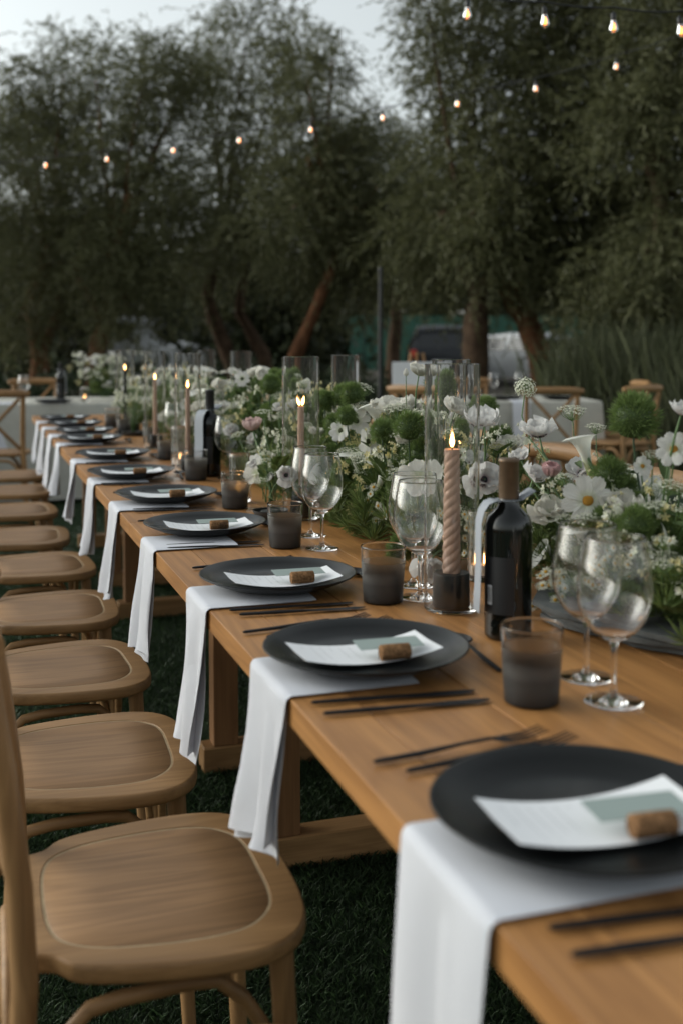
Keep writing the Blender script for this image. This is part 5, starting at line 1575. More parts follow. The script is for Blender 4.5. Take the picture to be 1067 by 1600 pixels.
# ------------------------------------------------------------------ trees, planting and the car park beyond
FV = np.array([0.3195, 0.9476, 0.0]); RV = np.array([0.9476, -0.3195, 0.0])
M['bark'] = plain('olive_bark', (0.085, 0.055, 0.036), 0.9, spec=0.1, var=0.4, vscale=7, bump=1.0, bscale=18)
M['bark_brown_warmlit'] = plain('brown_bark_warm_lit', (0.150, 0.070, 0.036), 0.9, spec=0.1, var=0.4, vscale=7, bump=1.0, bscale=18)  # brown bark with warm light on the trunks painted into its colour
M['olive'] = leafy('olive_leaf', (0.072, 0.077, 0.031), (0.165, 0.168, 0.080), 0.35, 0.55)
M['olive_dark'] = leafy('dark_leaf', (0.028, 0.034, 0.015), (0.062, 0.072, 0.034), 0.2, 0.55)
M['shrub'] = leafy('shrub_leaf', (0.018, 0.030, 0.013), (0.045, 0.066, 0.028), 0.15, 0.5)
M['reed'] = leafy('reed_blade', (0.036, 0.044, 0.020), (0.095, 0.106, 0.052), 0.2, 0.55)
TREES = {
 'a': ([
    [(1.18, 19.65, -0.02, 0.17), (1.18, 19.5, 0.94, 0.15), (1.08, 19.79, 1.71, 0.12), (1.35, 19.65, 2.68, 0.09), (1.55, 19.37, 3.74, 0.06)] ,
    [(1.15, 19.66, 0.94, 0.1), (1.42, 19.41, 1.48, 0.08), (1.6, 19.61, 2.25, 0.06), (1.2, 19.7, 3.44, 0.04)] ,
  ], [
   (1.64, 19.50, 5.74, 0.72, 1.09),   (0.99, 20.04, 5.43, 0.61, 0.83),   (1.24, 20.16, 4.38, 1.01, 0.79),   (0.79, 19.78, 3.43, 0.98, 0.87),   (1.67, 18.96, 3.38, 0.96, 0.85),   (1.16, 19.24, 2.44, 1.07, 0.75),   (2.02, 18.52, 2.20, 0.73, 0.94),   (0.78, 20.42, 5.05, 0.62, 0.85),   (1.97, 19.70, 4.78, 0.89, 0.89),   (0.84, 19.14, 1.58, 0.74, 0.64),
  ]),
 'b': ([
    [(1.88, 18.36, -0.02, 0.16), (1.98, 18.26, 0.95, 0.15), (2.16, 18.42, 1.58, 0.12), (2.24, 18.15, 2.39, 0.1), (2.54, 18.07, 3.61, 0.06)] ,
    [(2.14, 18.27, 1.57, 0.08), (1.7, 18.36, 2.29, 0.07), (1.93, 18.5, 3.33, 0.05)] ,
  ], [
   (2.76, 18.06, 5.45, 0.88, 0.88),   (2.08, 18.72, 5.54, 0.58, 0.85),   (3.59, 18.31, 5.67, 0.64, 0.80),   (2.34, 18.42, 4.16, 1.05, 0.84),   (3.15, 18.25, 4.80, 0.95, 1.05),   (2.76, 17.85, 3.29, 1.02, 0.82),   (2.12, 17.54, 2.55, 0.90, 0.70),   (2.79, 17.42, 2.26, 0.80, 0.70),   (2.36, 17.25, 1.75, 0.69, 0.69),   (3.42, 18.05, 3.65, 0.84, 0.84),   (1.84, 18.59, 3.13, 0.73, 0.84),
  ]),
 'c': ([
    [(4.77, 19.5, -0.02, 0.16), (4.52, 19.67, 0.92, 0.15), (4.24, 19.75, 1.62, 0.12), (4.09, 19.57, 2.07, 0.1), (4.36, 19.72, 2.99, 0.08), (4.64, 19.61, 4.47, 0.05)] ,
    [(5.37, 19.3, -0.02, 0.13), (5.06, 19.48, 1.04, 0.12), (4.68, 19.6, 1.73, 0.09), (4.74, 19.35, 2.74, 0.07), (4.97, 19.52, 3.9, 0.05)] ,
  ], [
   (4.79, 19.49, 6.48, 0.86, 1.09),   (4.21, 20.00, 6.50, 0.53, 0.82),   (4.35, 19.85, 5.51, 0.93, 0.93),   (5.22, 19.56, 5.63, 1.05, 1.05),   (4.41, 19.62, 4.34, 1.15, 0.92),   (5.22, 19.14, 4.31, 1.14, 0.91),   (4.08, 19.20, 3.16, 1.01, 0.90),   (5.03, 18.88, 3.16, 1.12, 0.90),   (3.91, 20.10, 2.55, 0.82, 0.70),   (5.82, 19.57, 6.70, 0.59, 0.70),   (5.65, 19.83, 3.62, 0.95, 0.95),
  ]),
 'd': ([
    [(4.29, 15.44, -0.02, 0.122), (4.51, 15.52, 0.98, 0.108), (4.71, 15.22, 1.62, 0.083), (4.93, 15.15, 2.17, 0.072), (5.08, 15.33, 2.55, 0.058), (4.84, 15.17, 3.16, 0.043), (4.63, 15.25, 3.88, 0.029)] ,
    [(5.04, 15.19, 2.54, 0.043), (5.39, 15.23, 3.01, 0.029), (5.57, 14.93, 3.43, 0.022)] ,
  ], [
   (4.65, 15.32, 4.93, 0.57, 1.06),   (5.28, 15.32, 4.16, 0.51, 0.56),   (4.88, 15.45, 3.84, 0.84, 0.75),   (4.31, 15.12, 3.05, 0.81, 0.72),   (5.23, 15.33, 3.20, 0.93, 0.84),   (5.53, 14.81, 2.88, 0.73, 0.73),   (4.88, 16.08, 2.32, 0.77, 0.48),   (5.54, 15.65, 2.21, 0.86, 0.48),   (5.09, 15.49, 5.32, 0.24, 0.56),
  ]),
 'e': ([
    [(7.59, 19.6, -0.02, 0.15), (7.67, 19.66, 1.15, 0.13), (7.64, 19.43, 1.99, 0.1), (7.49, 19.71, 3.08, 0.08), (7.38, 19.76, 4.04, 0.05)] ,
  ], [
   (7.24, 19.72, 4.38, 1.09, 1.09),   (7.92, 19.49, 4.14, 0.97, 1.09),   (7.11, 20.08, 3.22, 1.10, 0.98),   (8.11, 19.64, 2.97, 1.10, 0.98),   (8.76, 19.63, 3.84, 1.11, 1.11),   (7.76, 20.07, 2.63, 0.99, 0.62),   (7.06, 20.31, 5.31, 0.68, 0.80),   (7.68, 19.89, 4.91, 0.74, 0.74),
  ]),
 'f': ([
    [(6.01, 12.75, -0.02, 0.2), (6.04, 12.67, 0.93, 0.17), (6.01, 12.66, 1.41, 0.16), (6.15, 12.86, 1.82, 0.13), (5.86, 12.73, 2.29, 0.1), (5.62, 12.79, 2.84, 0.07)] ,
    [(6.08, 12.72, 1.81, 0.1), (6.39, 12.55, 2.29, 0.08), (6.45, 12.51, 3.07, 0.06)] ,
  ], [
   (6.02, 12.74, 4.97, 0.77, 0.81),   (5.81, 13.24, 4.44, 0.58, 0.91),   (6.39, 12.41, 4.23, 0.87, 0.87),   (5.97, 12.97, 3.35, 0.82, 0.74),   (6.35, 12.32, 3.20, 0.87, 0.79),   (5.74, 13.05, 2.63, 0.74, 0.65),   (6.21, 12.36, 2.35, 0.87, 0.55),   (6.30, 12.97, 6.01, 0.91, 0.74),   (5.83, 13.44, 2.09, 0.67, 0.42),   (7.08, 12.71, 5.05, 0.74, 0.82),   (5.30, 12.46, 5.14, 0.39, 0.54),   (5.65, 11.92, 2.74, 0.45, 0.45),
  ]),
 'g': ([
    [(7.23, 12.86, -0.02, 0.2), (7.02, 12.78, 1.0, 0.17), (6.92, 13.03, 1.5, 0.15), (6.78, 13.11, 1.75, 0.13), (6.78, 12.86, 2.32, 0.1), (7.22, 12.93, 3.0, 0.08)] ,
    [(6.73, 13.03, 1.75, 0.09), (6.43, 12.98, 2.07, 0.07), (6.67, 13.11, 2.67, 0.05)] ,
  ], [
   (7.49, 12.78, 4.95, 0.92, 0.92),   (7.34, 12.83, 3.81, 1.00, 0.92),   (7.80, 12.36, 4.07, 0.90, 0.98),   (7.15, 12.47, 2.78, 0.97, 0.81),   (7.70, 12.18, 2.85, 0.89, 0.89),   (7.40, 13.23, 2.11, 0.77, 0.43),   (7.56, 12.22, 2.05, 0.89, 0.48),   (7.63, 13.05, 6.18, 1.02, 0.85),   (8.26, 12.52, 5.11, 0.83, 0.92),
  ]),
 'h': ([
    [(7.25, 10.75, -0.02, 0.19), (7.25, 10.64, 1.03, 0.17), (7.49, 10.82, 1.61, 0.14), (7.4, 10.64, 2.17, 0.11), (7.29, 10.63, 2.87, 0.08), (7.22, 10.91, 3.62, 0.06)] ,
    [(7.43, 10.69, 2.17, 0.09), (7.7, 10.49, 2.73, 0.07), (8.04, 10.64, 3.48, 0.05)] ,
  ], [
   (7.39, 10.70, 4.57, 0.94, 0.86),   (7.09, 10.59, 3.55, 0.92, 0.78),   (7.94, 10.51, 3.73, 0.94, 0.94),   (7.00, 10.30, 2.14, 0.83, 0.55),   (8.03, 10.48, 2.67, 0.94, 0.79),   (7.56, 10.85, 5.68, 1.02, 0.88),   (6.99, 10.52, 1.73, 0.77, 0.35),   (8.33, 10.38, 4.57, 0.94, 0.94),
  ]),
 'i': ([
    [(-0.91, 18.25, -0.02, 0.17), (-0.9, 18.29, 1.16, 0.15), (-0.75, 18.3, 1.95, 0.12), (-0.77, 18.04, 2.9, 0.08)] ,
  ], [
   (-0.74, 18.19, 4.45, 1.17, 0.98),   (-0.03, 17.95, 3.49, 0.88, 0.98),   (-1.13, 18.32, 3.30, 1.17, 1.08),   (-0.04, 17.64, 2.31, 0.87, 0.77),   (-0.95, 17.94, 2.22, 1.15, 0.77),   (0.36, 18.14, 4.31, 0.70, 0.80),
  ]),
 'j': ([
    [(9.67, 10.99, -0.02, 0.19), (9.76, 11.11, 1.17, 0.17), (9.69, 10.94, 1.94, 0.13), (9.55, 10.92, 2.78, 0.09)] ,
  ], [
   (9.59, 11.01, 4.39, 1.17, 1.01),   (10.12, 10.84, 3.40, 1.09, 1.01),   (9.25, 11.13, 3.09, 1.01, 0.85),   (9.78, 10.95, 2.25, 1.17, 0.70),
  ]),
}
def twig_leaves(blobs, n_twigs, leaf_l, leaf_w, per=14, tw=0.55, droop=0.55, shell=0.5):
    """drooping twigs spread through the crown's volume, narrow leaves in pairs along each"""
    out = []
    vol = np.array([b[3] * b[3] * b[4] for b in blobs]) ** 0.72
    cnt = np.maximum(1, (n_twigs * vol / vol.sum()).astype(int))
    for b, n in zip(blobs, cnt):
        d = unit(rng.normal(size=(n, 3))); r = rng.uniform(shell ** 3, 1, n) ** (1 / 3)
        r = r * (1 + 0.22 * np.sin(4 * d[:, 0] + 3 * d[:, 2] + b[0]) * np.sin(5 * d[:, 1] + b[2]))
        c = np.array(b[:3]); rad = np.array([b[3], b[3], b[4]])
        P = c + d * r[:, None] * rad
        # twigs gather into sprays with gaps between them
        K = max(5, int(n / 13)); ci = rng.integers(0, n, K); own = rng.integers(0, K, n)
        pull = rng.uniform(0.55, 0.92, n)[:, None]
        P = P * (1 - pull) + (P[ci][own] + rng.normal(size=(n, 3)) * 0.10) * pull
        # break the outline: some twigs reach out
        reach = rng.random(n) < 0.07
        D = d * 0.9 + rng.normal(size=(n, 3)) * 0.55 + np.array([0, 0, 0.15])
        D = unit(D); L = rng.uniform(0.45, 1.15, n) * tw; L[reach] *= 1.7
        t = np.linspace(0.05, 1, per)
        Q = P[:, None, :] + D[:, None, :] * (L[:, None] * t)[:, :, None]
        Q[:, :, 2] -= (L[:, None] * t ** 2) * droop * rng.uniform(0.4, 1.3, n)[:, None]
        # leaf direction: along the twig, splayed
        T = np.repeat(D[:, None, :], per, 1).copy(); T[:, :, 2] -= 2 * t * droop * 0.8
        T = unit(T) + rng.normal(size=T.shape) * 0.55
        Q = Q.reshape(-1, 3); T = T.reshape(-1, 3)
        out.append(blades(Q, T, rng.uniform(0.7, 1.2, len(Q)) * leaf_l, leaf_w))
    return np.concatenate(out)
def make_tree(key, label, twigs, bark, leafm, leaf_l=0.105, leaf_w=0.020):
    trunks, blobs = TREES[key]
    b0 = trunks[0][0]
    t = thing('olive_tree', label, 'tree', (b0[0], b0[1], 0), 0, 'olive trees around the lawn')
    off = Vector((b0[0], b0[1], 0))
    for i, path in enumerate(trunks):
        mb = MB(); pts = [Vector(p[:3]) - off for p in path]; rad = [p[3] for p in path]
        # finer, slightly wandering path
        P2, R2 = [], []
        for k in range(len(pts) - 1):
            for s_ in range(5):
                u = s_ / 5; q = pts[k].lerp(pts[k + 1], u); w = rad[k] * 0.35
                q += Vector((noise.noise(q * 1.7 + Vector((i, 0, 0))) * w, noise.noise(q * 1.7 + Vector((0, 9, 0))) * w, 0))
                P2.append(q); R2.append((rad[k] * (1 - u) + rad[k + 1] * u) * (1 + 0.16 * noise.noise(q * 4)))
        P2.append(pts[-1]); R2.append(rad[-1]); R2[0] *= 1.35
        mb.tube(P2, R2, 12)
        mb.v = [tuple(Vector(v) * 1.0 + Vector((noise.noise(Vector(v) * 6) * 0.02, noise.noise(Vector(v) * 6 + Vector((5, 5, 5))) * 0.02, 0))) for v in mb.v]
        mb.build('trunk' if i == 0 else 'limb', bark, t, sharp=180)
    # limbs out to the clumps
    top = Vector(trunks[0][-2][:3]) - off
    for b in blobs:
        c = Vector(b[:3]) - off; mb = MB()
        m_ = top.lerp(c, 0.55) + Vector((0, 0, 0.12))
        mb.tube([top, top.lerp(m_, 0.5) + Vector((0.05, 0, -0.05)), m_, c], [0.045, 0.036, 0.026, 0.012], 6); mb.build('limb', bark, t, sharp=180)
    V = twig_leaves(blobs, twigs, leaf_l, leaf_w); V = V - np.array(off)
    o = link('crown', quads_mesh('crown', V, leafm), t)
    return t
make_tree('a', 'olive tree with forked trunk tinted reddish as if lit, behind the draped table with the bouquet', 4000, M['bark_brown_warmlit'], M['olive'])
make_tree('b', 'drooping olive tree with a leaning trunk tinted reddish as if lit, beside the fork-trunked one', 4000, M['bark_brown_warmlit'], M['olive'])
make_tree('c', 'tall olive tree on two crossing grey trunks', 4000, M['bark'], M['olive'])
make_tree('d', 'olive tree on one bare brown trunk leaning towards the slim dark post', 3100, M['bark_brown_warmlit'], M['olive'])
make_tree('e', 'low olive tree behind the slim dark post, its top under the open sky', 3400, M['bark'], M['olive'])
make_tree('f', 'broad olive tree with a straight dark trunk in front of the pale car', 4500, M['bark'], M['olive'])
make_tree('g', 'broad olive tree with a trunk tinted reddish as if lit, arching over the pale car', 4600, M['bark_brown_warmlit'], M['olive'])
make_tree('h', 'olive tree rising behind the tall reeds', 4600, M['bark'], M['olive'])
make_tree('i', 'olive tree beyond the fork-trunked one, away from the long table', 2000, M['bark'], M['olive'])
make_tree('j', 'olive tree past the end of the reeds', 2000, M['bark'], M['olive'])

def to_world(right, fwd): return RV * right + FV * fwd
# far wood: one dark mass with openings towards the car park
n = 70000
rt = rng.uniform(-17, 21, n); fw = rng.uniform(29, 37, n)
px = 533.5 + 1737.4 * rt / fw
hgt = 4.6 + 0.9 * np.sin(rt * 0.9) + 0.6 * np.sin(rt * 2.3 + 1)
z = rng.uniform(0, 1, n) ** 0.85 * hgt
py = 535.7 - 1737.4 * (z - 1.205) / fw
gap = ((px > 612) & (px < 845) & (py > 478)) | ((px > 185) & (px < 268) & (py > 482) & (py < 560))
gap |= (px > 540) & (px < 920) & (fw > 29.8)          # open sky over the car park
gap |= (px > 140) & (px < 320) & (fw > 30.0)
keep = ~gap
rt, fw, z = rt[keep], fw[keep], z[keep]
P = rt[:, None] * RV + fw[:, None] * FV; P[:, 2] = z
V = blades(P, rng.normal(size=P.shape) + np.array([0, 0, -0.3]), rng.uniform(0.25, 0.5, len(P)), 0.20)
o = link('woodland', quads_mesh('woodland', V, M['olive_dark']))
tag(o, 'dark mass of trees far behind the olives, along the car park', 'wood', kind='stuff')
n = 22000
rt = rng.uniform(-60, 70, n); fw = rng.uniform(56, 70, n); z = rng.uniform(0, 1, n) ** 0.8 * (6.5 + 1.5 * np.sin(rt * 0.3))
P = rt[:, None] * RV + fw[:, None] * FV; P[:, 2] = z
V = blades(P, rng.normal(size=P.shape), rng.uniform(0.7, 1.3, n), 0.7)
o = link('treeline', quads_mesh('treeline', V, M['olive_dark']))
tag(o, 'distant tree line closing the view behind the green fence', 'treeline', kind='stuff')

# low shrubs at the lawn's edge
def shrub(i, right, fwd, rx, h, label, leafm=None):
    c = to_world(right, fwd)
    t = thing('shrub', label, 'shrub', (c[0], c[1], 0), 0, 'dark shrubs along the edge of the lawn')
    blobs = [(0, 0, h * 0.45, rx, h * 0.55), (rx * 0.5, 0.1, h * 0.4, rx * 0.6, h * 0.5), (-rx * 0.5, -0.1, h * 0.42, rx * 0.6, h * 0.48)]
    V = twig_leaves(blobs, 700 if leafm is None else 1100, 0.06, 0.028, per=8, tw=0.22, droop=0.3, shell=0.3)
    V = V[V[:, :, 2].min(1) > 0.0]
    link('leaves', quads_mesh('leaves', V, leafm or M['shrub']), t)
    for k in range(4):
        a = k * 1.7; mb = MB(); mb.tube([(0.03 * math.cos(a), 0.03 * math.sin(a), 0), (rx * 0.5 * math.cos(a), rx * 0.5 * math.sin(a), h * 0.7)], [0.018, 0.008], 6); mb.build('stem', M['bark'], t, sharp=180)
sh = [(-6.2, 14.6, 0.8, 0.85, 'low dark shrub at the foot of the outermost olive'), (-4.9, 14.2, 0.8, 0.95, 'low dark shrub below the fork-trunked olive'), (-3.6, 14.5, 0.8, 0.9, 'low dark shrub below the drooping olive'),
      (-2.4, 14.3, 0.75, 0.85, 'low dark shrub between the drooping olive and the crossing trunks'), (-1.3, 14.6, 0.8, 0.9, 'low dark shrub below the two crossing grey trunks'), (-0.2, 14.9, 0.75, 0.88, 'low dark shrub below the leaning brown trunk'),
      (0.45, 13.6, 0.45, 0.80, 'small dark shrub beside the slim dark post'), (1.2, 15.2, 0.6, 0.75, 'low dark shrub behind the white board'),
      (2.6, 12.6, 0.6, 0.80, 'low dark shrub between the straight trunk and the reeds')]
for i, a in enumerate(sh): shrub(i, *a)

# tall reeds
def reeds(right, fwd, w, h, n, label):
    c = to_world(right, fwd)
    t = thing('reed_clump', label, 'reeds', (c[0], c[1], 0), 0, 'clumps of tall reeds')
    P = np.stack([rng.normal(0, w, n), rng.normal(0, w * 0.8, n), np.zeros(n)], 1)
    a = rng.uniform(0, 6.28, n); lean = np.abs(rng.normal(0, 0.16, n))
    D = np.stack([np.cos(a) * lean, np.sin(a) * lean, np.ones(n)], 1); D = unit(D)
    L = rng.uniform(0.5, 1.12, n) * h
    S = unit(np.cross(D, rng.normal(size=(n, 3)))) * 0.008
    bend = np.stack([np.cos(a), np.sin(a), -0.35 * np.ones(n)], 1) * (L * rng.uniform(0.02, 0.22, n))[:, None]
    m1 = P + D * (L * 0.4)[:, None] + bend * 0.12; m2 = P + D * (L * 0.75)[:, None] + bend * 0.5; tip = P + D * L[:, None] + bend
    V = np.stack([P - S, P + S, m1 + S, m2 + S * 0.8, tip, m2 - S * 0.8, m1 - S], 1)
    link('blades', quads_mesh('blades', V, M['reed']), t)
    mb = MB()
    for k in range(8): mb.tube([(rng.normal(0, w * .6), rng.normal(0, w * .5), 0), (rng.normal(0, w * .7), rng.normal(0, w * .6), h * 0.5)], [0.02, 0.008], 5)
    mb.build('stalk', M['stem_dark'], t, sharp=180)
for q_, a_ in enumerate(((2.75, 12.9, 0.5, 1.3, 'rounded olive-green shrub beside the reddish-tinted arching trunk'), (3.0, 12.2, 0.75, 1.75, 'rounded olive-green shrub behind the tallest reeds'), (3.9, 11.9, 0.85, 1.75, 'rounded olive-green shrub behind the dense reeds'), (4.9, 12.1, 0.9, 1.9, 'rounded olive-green shrub at the end of the reeds'))):
    shrub(20 + q_, *a_, M['reed'])
rl = [(2.0, 11.6, 0.18, 0.72, 700, 'low reed clump beside the olive with the straight dark trunk'), (2.72, 11.4, 0.27, 1.30, 1200, 'reed clump in front of the reddish-tinted arching trunk'), (3.05, 11.2, 0.38, 1.42, 1400, 'tallest reed clump behind the angled chair'),
      (3.65, 10.9, 0.38, 1.35, 1300, 'dense reed clump behind the chair at the table end'), (4.25, 11.3, 0.40, 1.45, 1300, 'reed clump at the foot of the olive rising behind the reeds'), (3.35, 10.1, 0.32, 1.15, 1100, 'short reed clump in front of the taller ones'),
      (4.9, 11.0, 0.4, 1.6, 1200, 'last reed clump of the row, by the olive past the reeds')]
for a in rl: reeds(*a)

# ------------------------------------------------------------------ cars, fence, post and board
M['car_dark'] = plain('dark_car_paint', (0.020, 0.022, 0.025), 0.25, metal=0.3, spec=0.6)
M['car_white'] = plain('white_car_paint', (0.62, 0.64, 0.66), 0.25, spec=0.6)
M['car_glass'] = plain('car_glass', (0.012, 0.014, 0.015), 0.08, spec=0.7)
M['tyre'] = plain('tyre', (0.015, 0.015, 0.015), 0.85)
M['rim_metal'] = plain('wheel_rim', (0.35, 0.36, 0.37), 0.35, metal=0.8)
M['tail'] = emit('tail_lamp', (1.0, 0.08, 0.05), 0.05)
M['fence_green'] = plain('green_screen', (0.045, 0.135, 0.095), 0.8, var=0.2, vscale=3)
M['post_black'] = plain('black_post', (0.012, 0.013, 0.013), 0.5)
M['board_white'] = plain('white_board', (0.66, 0.67, 0.69), 0.7)
def car(right, fwd, rz, paint, height, label, name='parked_car'):
    c = to_world(right, fwd)
    t = thing(name, label, 'car', (c[0], c[1], 0), R(rz), 'cars parked beyond the olives')
    k = height / 1.6
    # stations from the tail (y = -2.2) to the nose: y, half width low, half width belt, belt z, roof half width, roof z
    st = [(-2.20, 0.80, 0.82, 0.78, 0.80, 0.80), (-2.12, 0.88, 0.90, 0.95, 0.74, 0.97), (-1.95, 0.90, 0.92, 1.00, 0.68, 1.38), (-1.60, 0.91, 0.93, 1.02, 0.64, 1.58), (-0.6, 0.92, 0.93, 1.02, 0.64, 1.60),
          (0.25, 0.92, 0.93, 1.00, 0.63, 1.54), (0.95, 0.91, 0.92, 0.97, 0.70, 1.02), (1.7, 0.88, 0.90, 0.88, 0.70, 0.90), (2.15, 0.80, 0.82, 0.66, 0.66, 0.70), (2.25, 0.70, 0.74, 0.52, 0.60, 0.56)]
    def ring(s_):
        y, a, b, zb, r_, zr = s_
        zb *= k; zr *= k
        h = [(a, 0.22), (b, 0.50 * zb / 0.9), (b, zb * 0.98), (r_ + 0.03, zr - 0.03), (r_ * 0.8, zr), (0, zr + 0.012)]
        R_ = [(x, y, z) for x, z in h]; return R_ + [(-x, y, z) for x, z in reversed(h[:-1])]
    mb = MB(); mb.rings([ring(s_) for s_ in st], True); body = mb.build('body', paint, t, sharp=40)
    def quad(name, pts, mat, par): mb = MB(); mb.add(pts, [(0, 1, 2, 3)]); return mb.build(name, mat, par, smooth=False)
    quad('rear_window', [(-0.62, -2.10, 1.03 * k), (0.62, -2.10, 1.03 * k), (0.56, -1.965, 1.36 * k), (-0.56, -1.965, 1.36 * k)], M['car_glass'], t)
    quad('windscreen', [(0.68, 0.98, 1.04 * k), (-0.68, 0.98, 1.04 * k), (-0.60, 0.29, 1.54 * k), (0.60, 0.29, 1.54 * k)], M['car_glass'], t)
    for s_ in (-1, 1):
        for (y0, y1) in ((-1.55, -0.75), (-0.65, 0.2)):
            quad('side_window', [(s_ * 0.925, y0, 1.06 * k), (s_ * 0.925, y1, 1.06 * k), (s_ * 0.72, y1 - 0.05, 1.46 * k), (s_ * 0.72, y0 + 0.05, 1.46 * k)], M['car_glass'], t)
        mb = MB(); mb.box(s_ * 0.76 - 0.09, s_ * 0.76 + 0.09, -2.235, -2.10, 0.80 * k, 0.98 * k, bev=0.02); mb.build('tail_light', M['tail'] if height < 1.9 else M['tyre'], t)
        for y in (-1.40, 1.38):
            mb = MB(); prof = [(0.20, -0.11), (0.31, -0.10), (0.335, -0.06), (0.335, 0.06), (0.31, 0.10), (0.20, 0.11)]
            mb.lathe(prof, 24, closed=True); w = mb.build('wheel', M['tyre'], t, sharp=40); w.location = (s_ * 0.80, y, 0.335); w.rotation_euler = (0, R(90), 0)
            mb = MB(); mb.lathe([(0, 0.085), (0.06, 0.09), (0.205, 0.07), (0.205, -0.07), (0.06, -0.09), (0, -0.085)], 20); mb.build('rim', M['rim_metal'], w, sharp=40)
    mb = MB(); mb.box(-0.26, 0.26, -2.225, -2.19, 0.60 * k, 0.72 * k); mb.build('number_plate', M['board_white'], t, smooth=False)
    mb = MB(); mb.box(-0.84, 0.84, -2.30, -2.12, 0.30, 0.55 * k, bev=0.03); mb.build('bumper', paint, t)
    return t
car(2.75, 31.0, -18.6 - 4, M['car_dark'], 1.68, 'dark car with red tail lights parked beyond the white board')
car(4.95, 33.0, -18.6 + 38, M['car_white'], 1.50, 'pale car parked behind the olive with the straight dark trunk')
car(3.75, 36.5, -18.6 + 6, M['car_white'], 1.52, 'pale car parked farther back beside the dark one')
car(-5.6, 31.5, -18.6 + 250, M['car_white'], 1.95, 'pale van glimpsed between the reddish-tinted trunk and the crossing trunks', 'parked_van')
# green screen fence
c = to_world(5.9, 45)
t = thing('screen_fence', 'green fabric screen fence behind the parked cars', 'fence', (c[0], c[1], 0), R(-18.6))
for k in range(6):
    mb = MB(); mb.box(-1.22, 1.22, -0.01, 0.01, 0.1, 2.3); p = mb.build('panel', M['fence_green'], t, smooth=False, loc=(-6.25 + 2.5 * k, 0, 0))
for k in range(7):
    mb = MB(); mb.tube([(0, 0, 0), (0, 0, 2.42)], 0.03, 8); mb.build('fence_post', M['post_black'], t, loc=(-7.5 + 2.5 * k, 0.0, 0))
# slim post
c = to_world(0.43, 12.4)
t = thing('slim_post', 'slim dark post standing at the lawn edge before the olives', 'post', (c[0], c[1], 0))
mb = MB(); mb.tube([(0, 0, 0.02), (0, 0, 2.0)], [0.030, 0.022], 12); mb.build('pole', M['post_black'], t, sharp=60)
mb = MB(); mb.lathe([(0, 0.003), (0.09, 0.003), (0.09, 0.02), (0.045, 0.035), (0, 0.035)], 20); mb.build('foot_plate', M['post_black'], t)
mb = MB(); mb.lathe([(0.022, 2.0), (0.028, 2.005), (0.028, 2.03), (0.012, 2.05), (0, 2.052)], 20); mb.build('lamp_cap', M['post_black'], t, sharp=40)
# white board on an easel
c = to_world(0.63, 9.3)
t = thing('easel_board', 'white board on a wooden easel between the long table and the cars', 'board', (c[0], c[1], 0), R(-18.6))
mb = MB(); mb.box(-0.21, 0.21, -0.012, 0.0, 0.80, 1.045, bev=0.003); mb.build('board', M['board_white'], t)
for a, b in (((-0.20, -0.02, 0.004), (-0.05, 0.06, 1.12)), ((0.20, -0.02, 0.004), (0.05, 0.06, 1.12)), ((0, 0.42, 0.004), (0, 0.06, 1.12))):
    mb = MB(); mb.tube([a, b], 0.013, 8); mb.build('leg', M['chair_z'], t)
mb = MB(); mb.box(-0.23, 0.23, -0.03, 0.02, 0.775, 0.799, bev=0.003); mb.build('ledge', M['chair_y'], t)

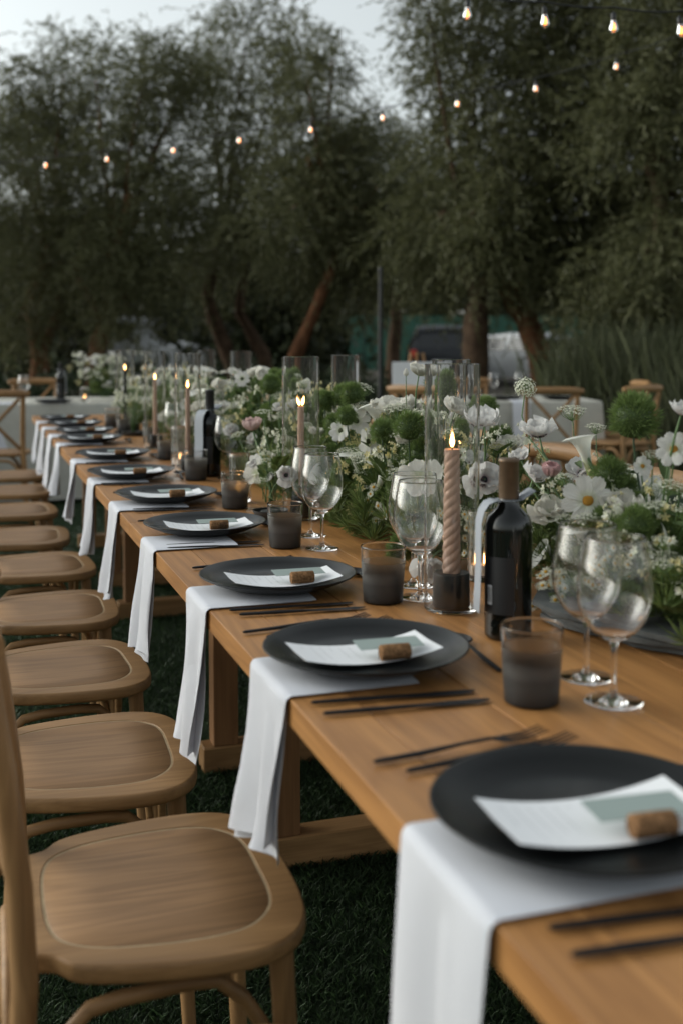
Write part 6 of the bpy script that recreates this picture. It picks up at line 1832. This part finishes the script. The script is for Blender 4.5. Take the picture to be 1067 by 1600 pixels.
# ------------------------------------------------------------------ string lights
mb = MB(); mb.lathe([(0, -0.004), (0.013, -0.004), (0.0145, 0.0), (0.0145, 0.034), (0.010, 0.042), (0.004, 0.050), (0, 0.050)], 16); SOCKET = mb.mesh('socket', M['socket'], sharp=40)
mb = MB(); mb.lathe([(0.0125, -0.004), (0.0135, -0.014), (0.0205, -0.034), (0.0240, -0.052), (0.0225, -0.066), (0.014, -0.078), (0, -0.082), (0.0, -0.081), (0.0135, -0.0772), (0.0217, -0.0656), (0.0232, -0.052), (0.0197, -0.034), (0.0127, -0.014), (0.0117, -0.004)], 20, closed=False); BULB = mb.mesh('bulb_glass', M['glass'], sharp=180)
mb = MB()
for k in range(4):
    a = math.pi / 2 * k; mb.tube([(0.007 * math.cos(a), 0.007 * math.sin(a), -0.018), (0.009 * math.cos(a), 0.009 * math.sin(a), -0.038), (0.006 * math.cos(a), 0.006 * math.sin(a), -0.058)], 0.0017, 6)
FIL = mb.mesh('filament', M['filament'], sharp=180)
def strand(pts, ext0, ext1, label):
    t = thing('string_lights', label, 'string lights', pts[0], 0, 'strings of warm bulbs over the lawn'); o0 = Vector(pts[0])
    P = [Vector(ext0)] + [Vector(p) for p in pts] + [Vector(ext1)]
    path = []
    for i in range(len(P) - 1):
        sag = 0.02
        for s_ in range(8):
            u = s_ / 8; q = P[i].lerp(P[i + 1], u); q.z -= sag * 4 * u * (1 - u) * (0.5 if 0 < i < len(P) - 2 else 3); path.append(q - o0)
    path.append(P[-1] - o0)
    mb = MB(); mb.tube(path, 0.0042, 6); mb.build('cable', M['cable'], t, sharp=180)
    for p in pts:
        e = link('bulb', SOCKET, t, Vector(p) - o0 + Vector((0, 0, -0.052))); e.rotation_euler = (random.uniform(-.12, .12), random.uniform(-.12, .12), random.uniform(0, 6)); e.scale = (0.72, 0.72, 0.72)
        link('bulb_glass', BULB, e); link('filament', FIL, e)
    return t
strand([(0.738, 10.836, 2.943), (1.244, 10.327, 2.948), (1.759, 9.817, 2.972), (2.233, 9.321, 3.002), (2.711, 8.823, 3.031), (3.150, 8.338, 3.065), (3.579, 7.858, 3.105), (3.989, 7.384, 3.147), (4.374, 6.921, 3.230), (4.75, 6.47, 3.34)],
       (-1.2, 12.9, 3.05), (6.6, 4.3, 4.1), 'string of small lit bulbs hung across the front of the olive trees')
strand([(2.053, 4.409, 2.690), (2.339, 4.257, 2.645), (2.587, 4.118, 2.606), (2.820, 3.985, 2.575), (3.06, 3.86, 2.56)], (0.9, 5.05, 2.93), (5.2, 2.7, 2.75), 'string of larger clear bulbs hung overhead, nearer the long table')
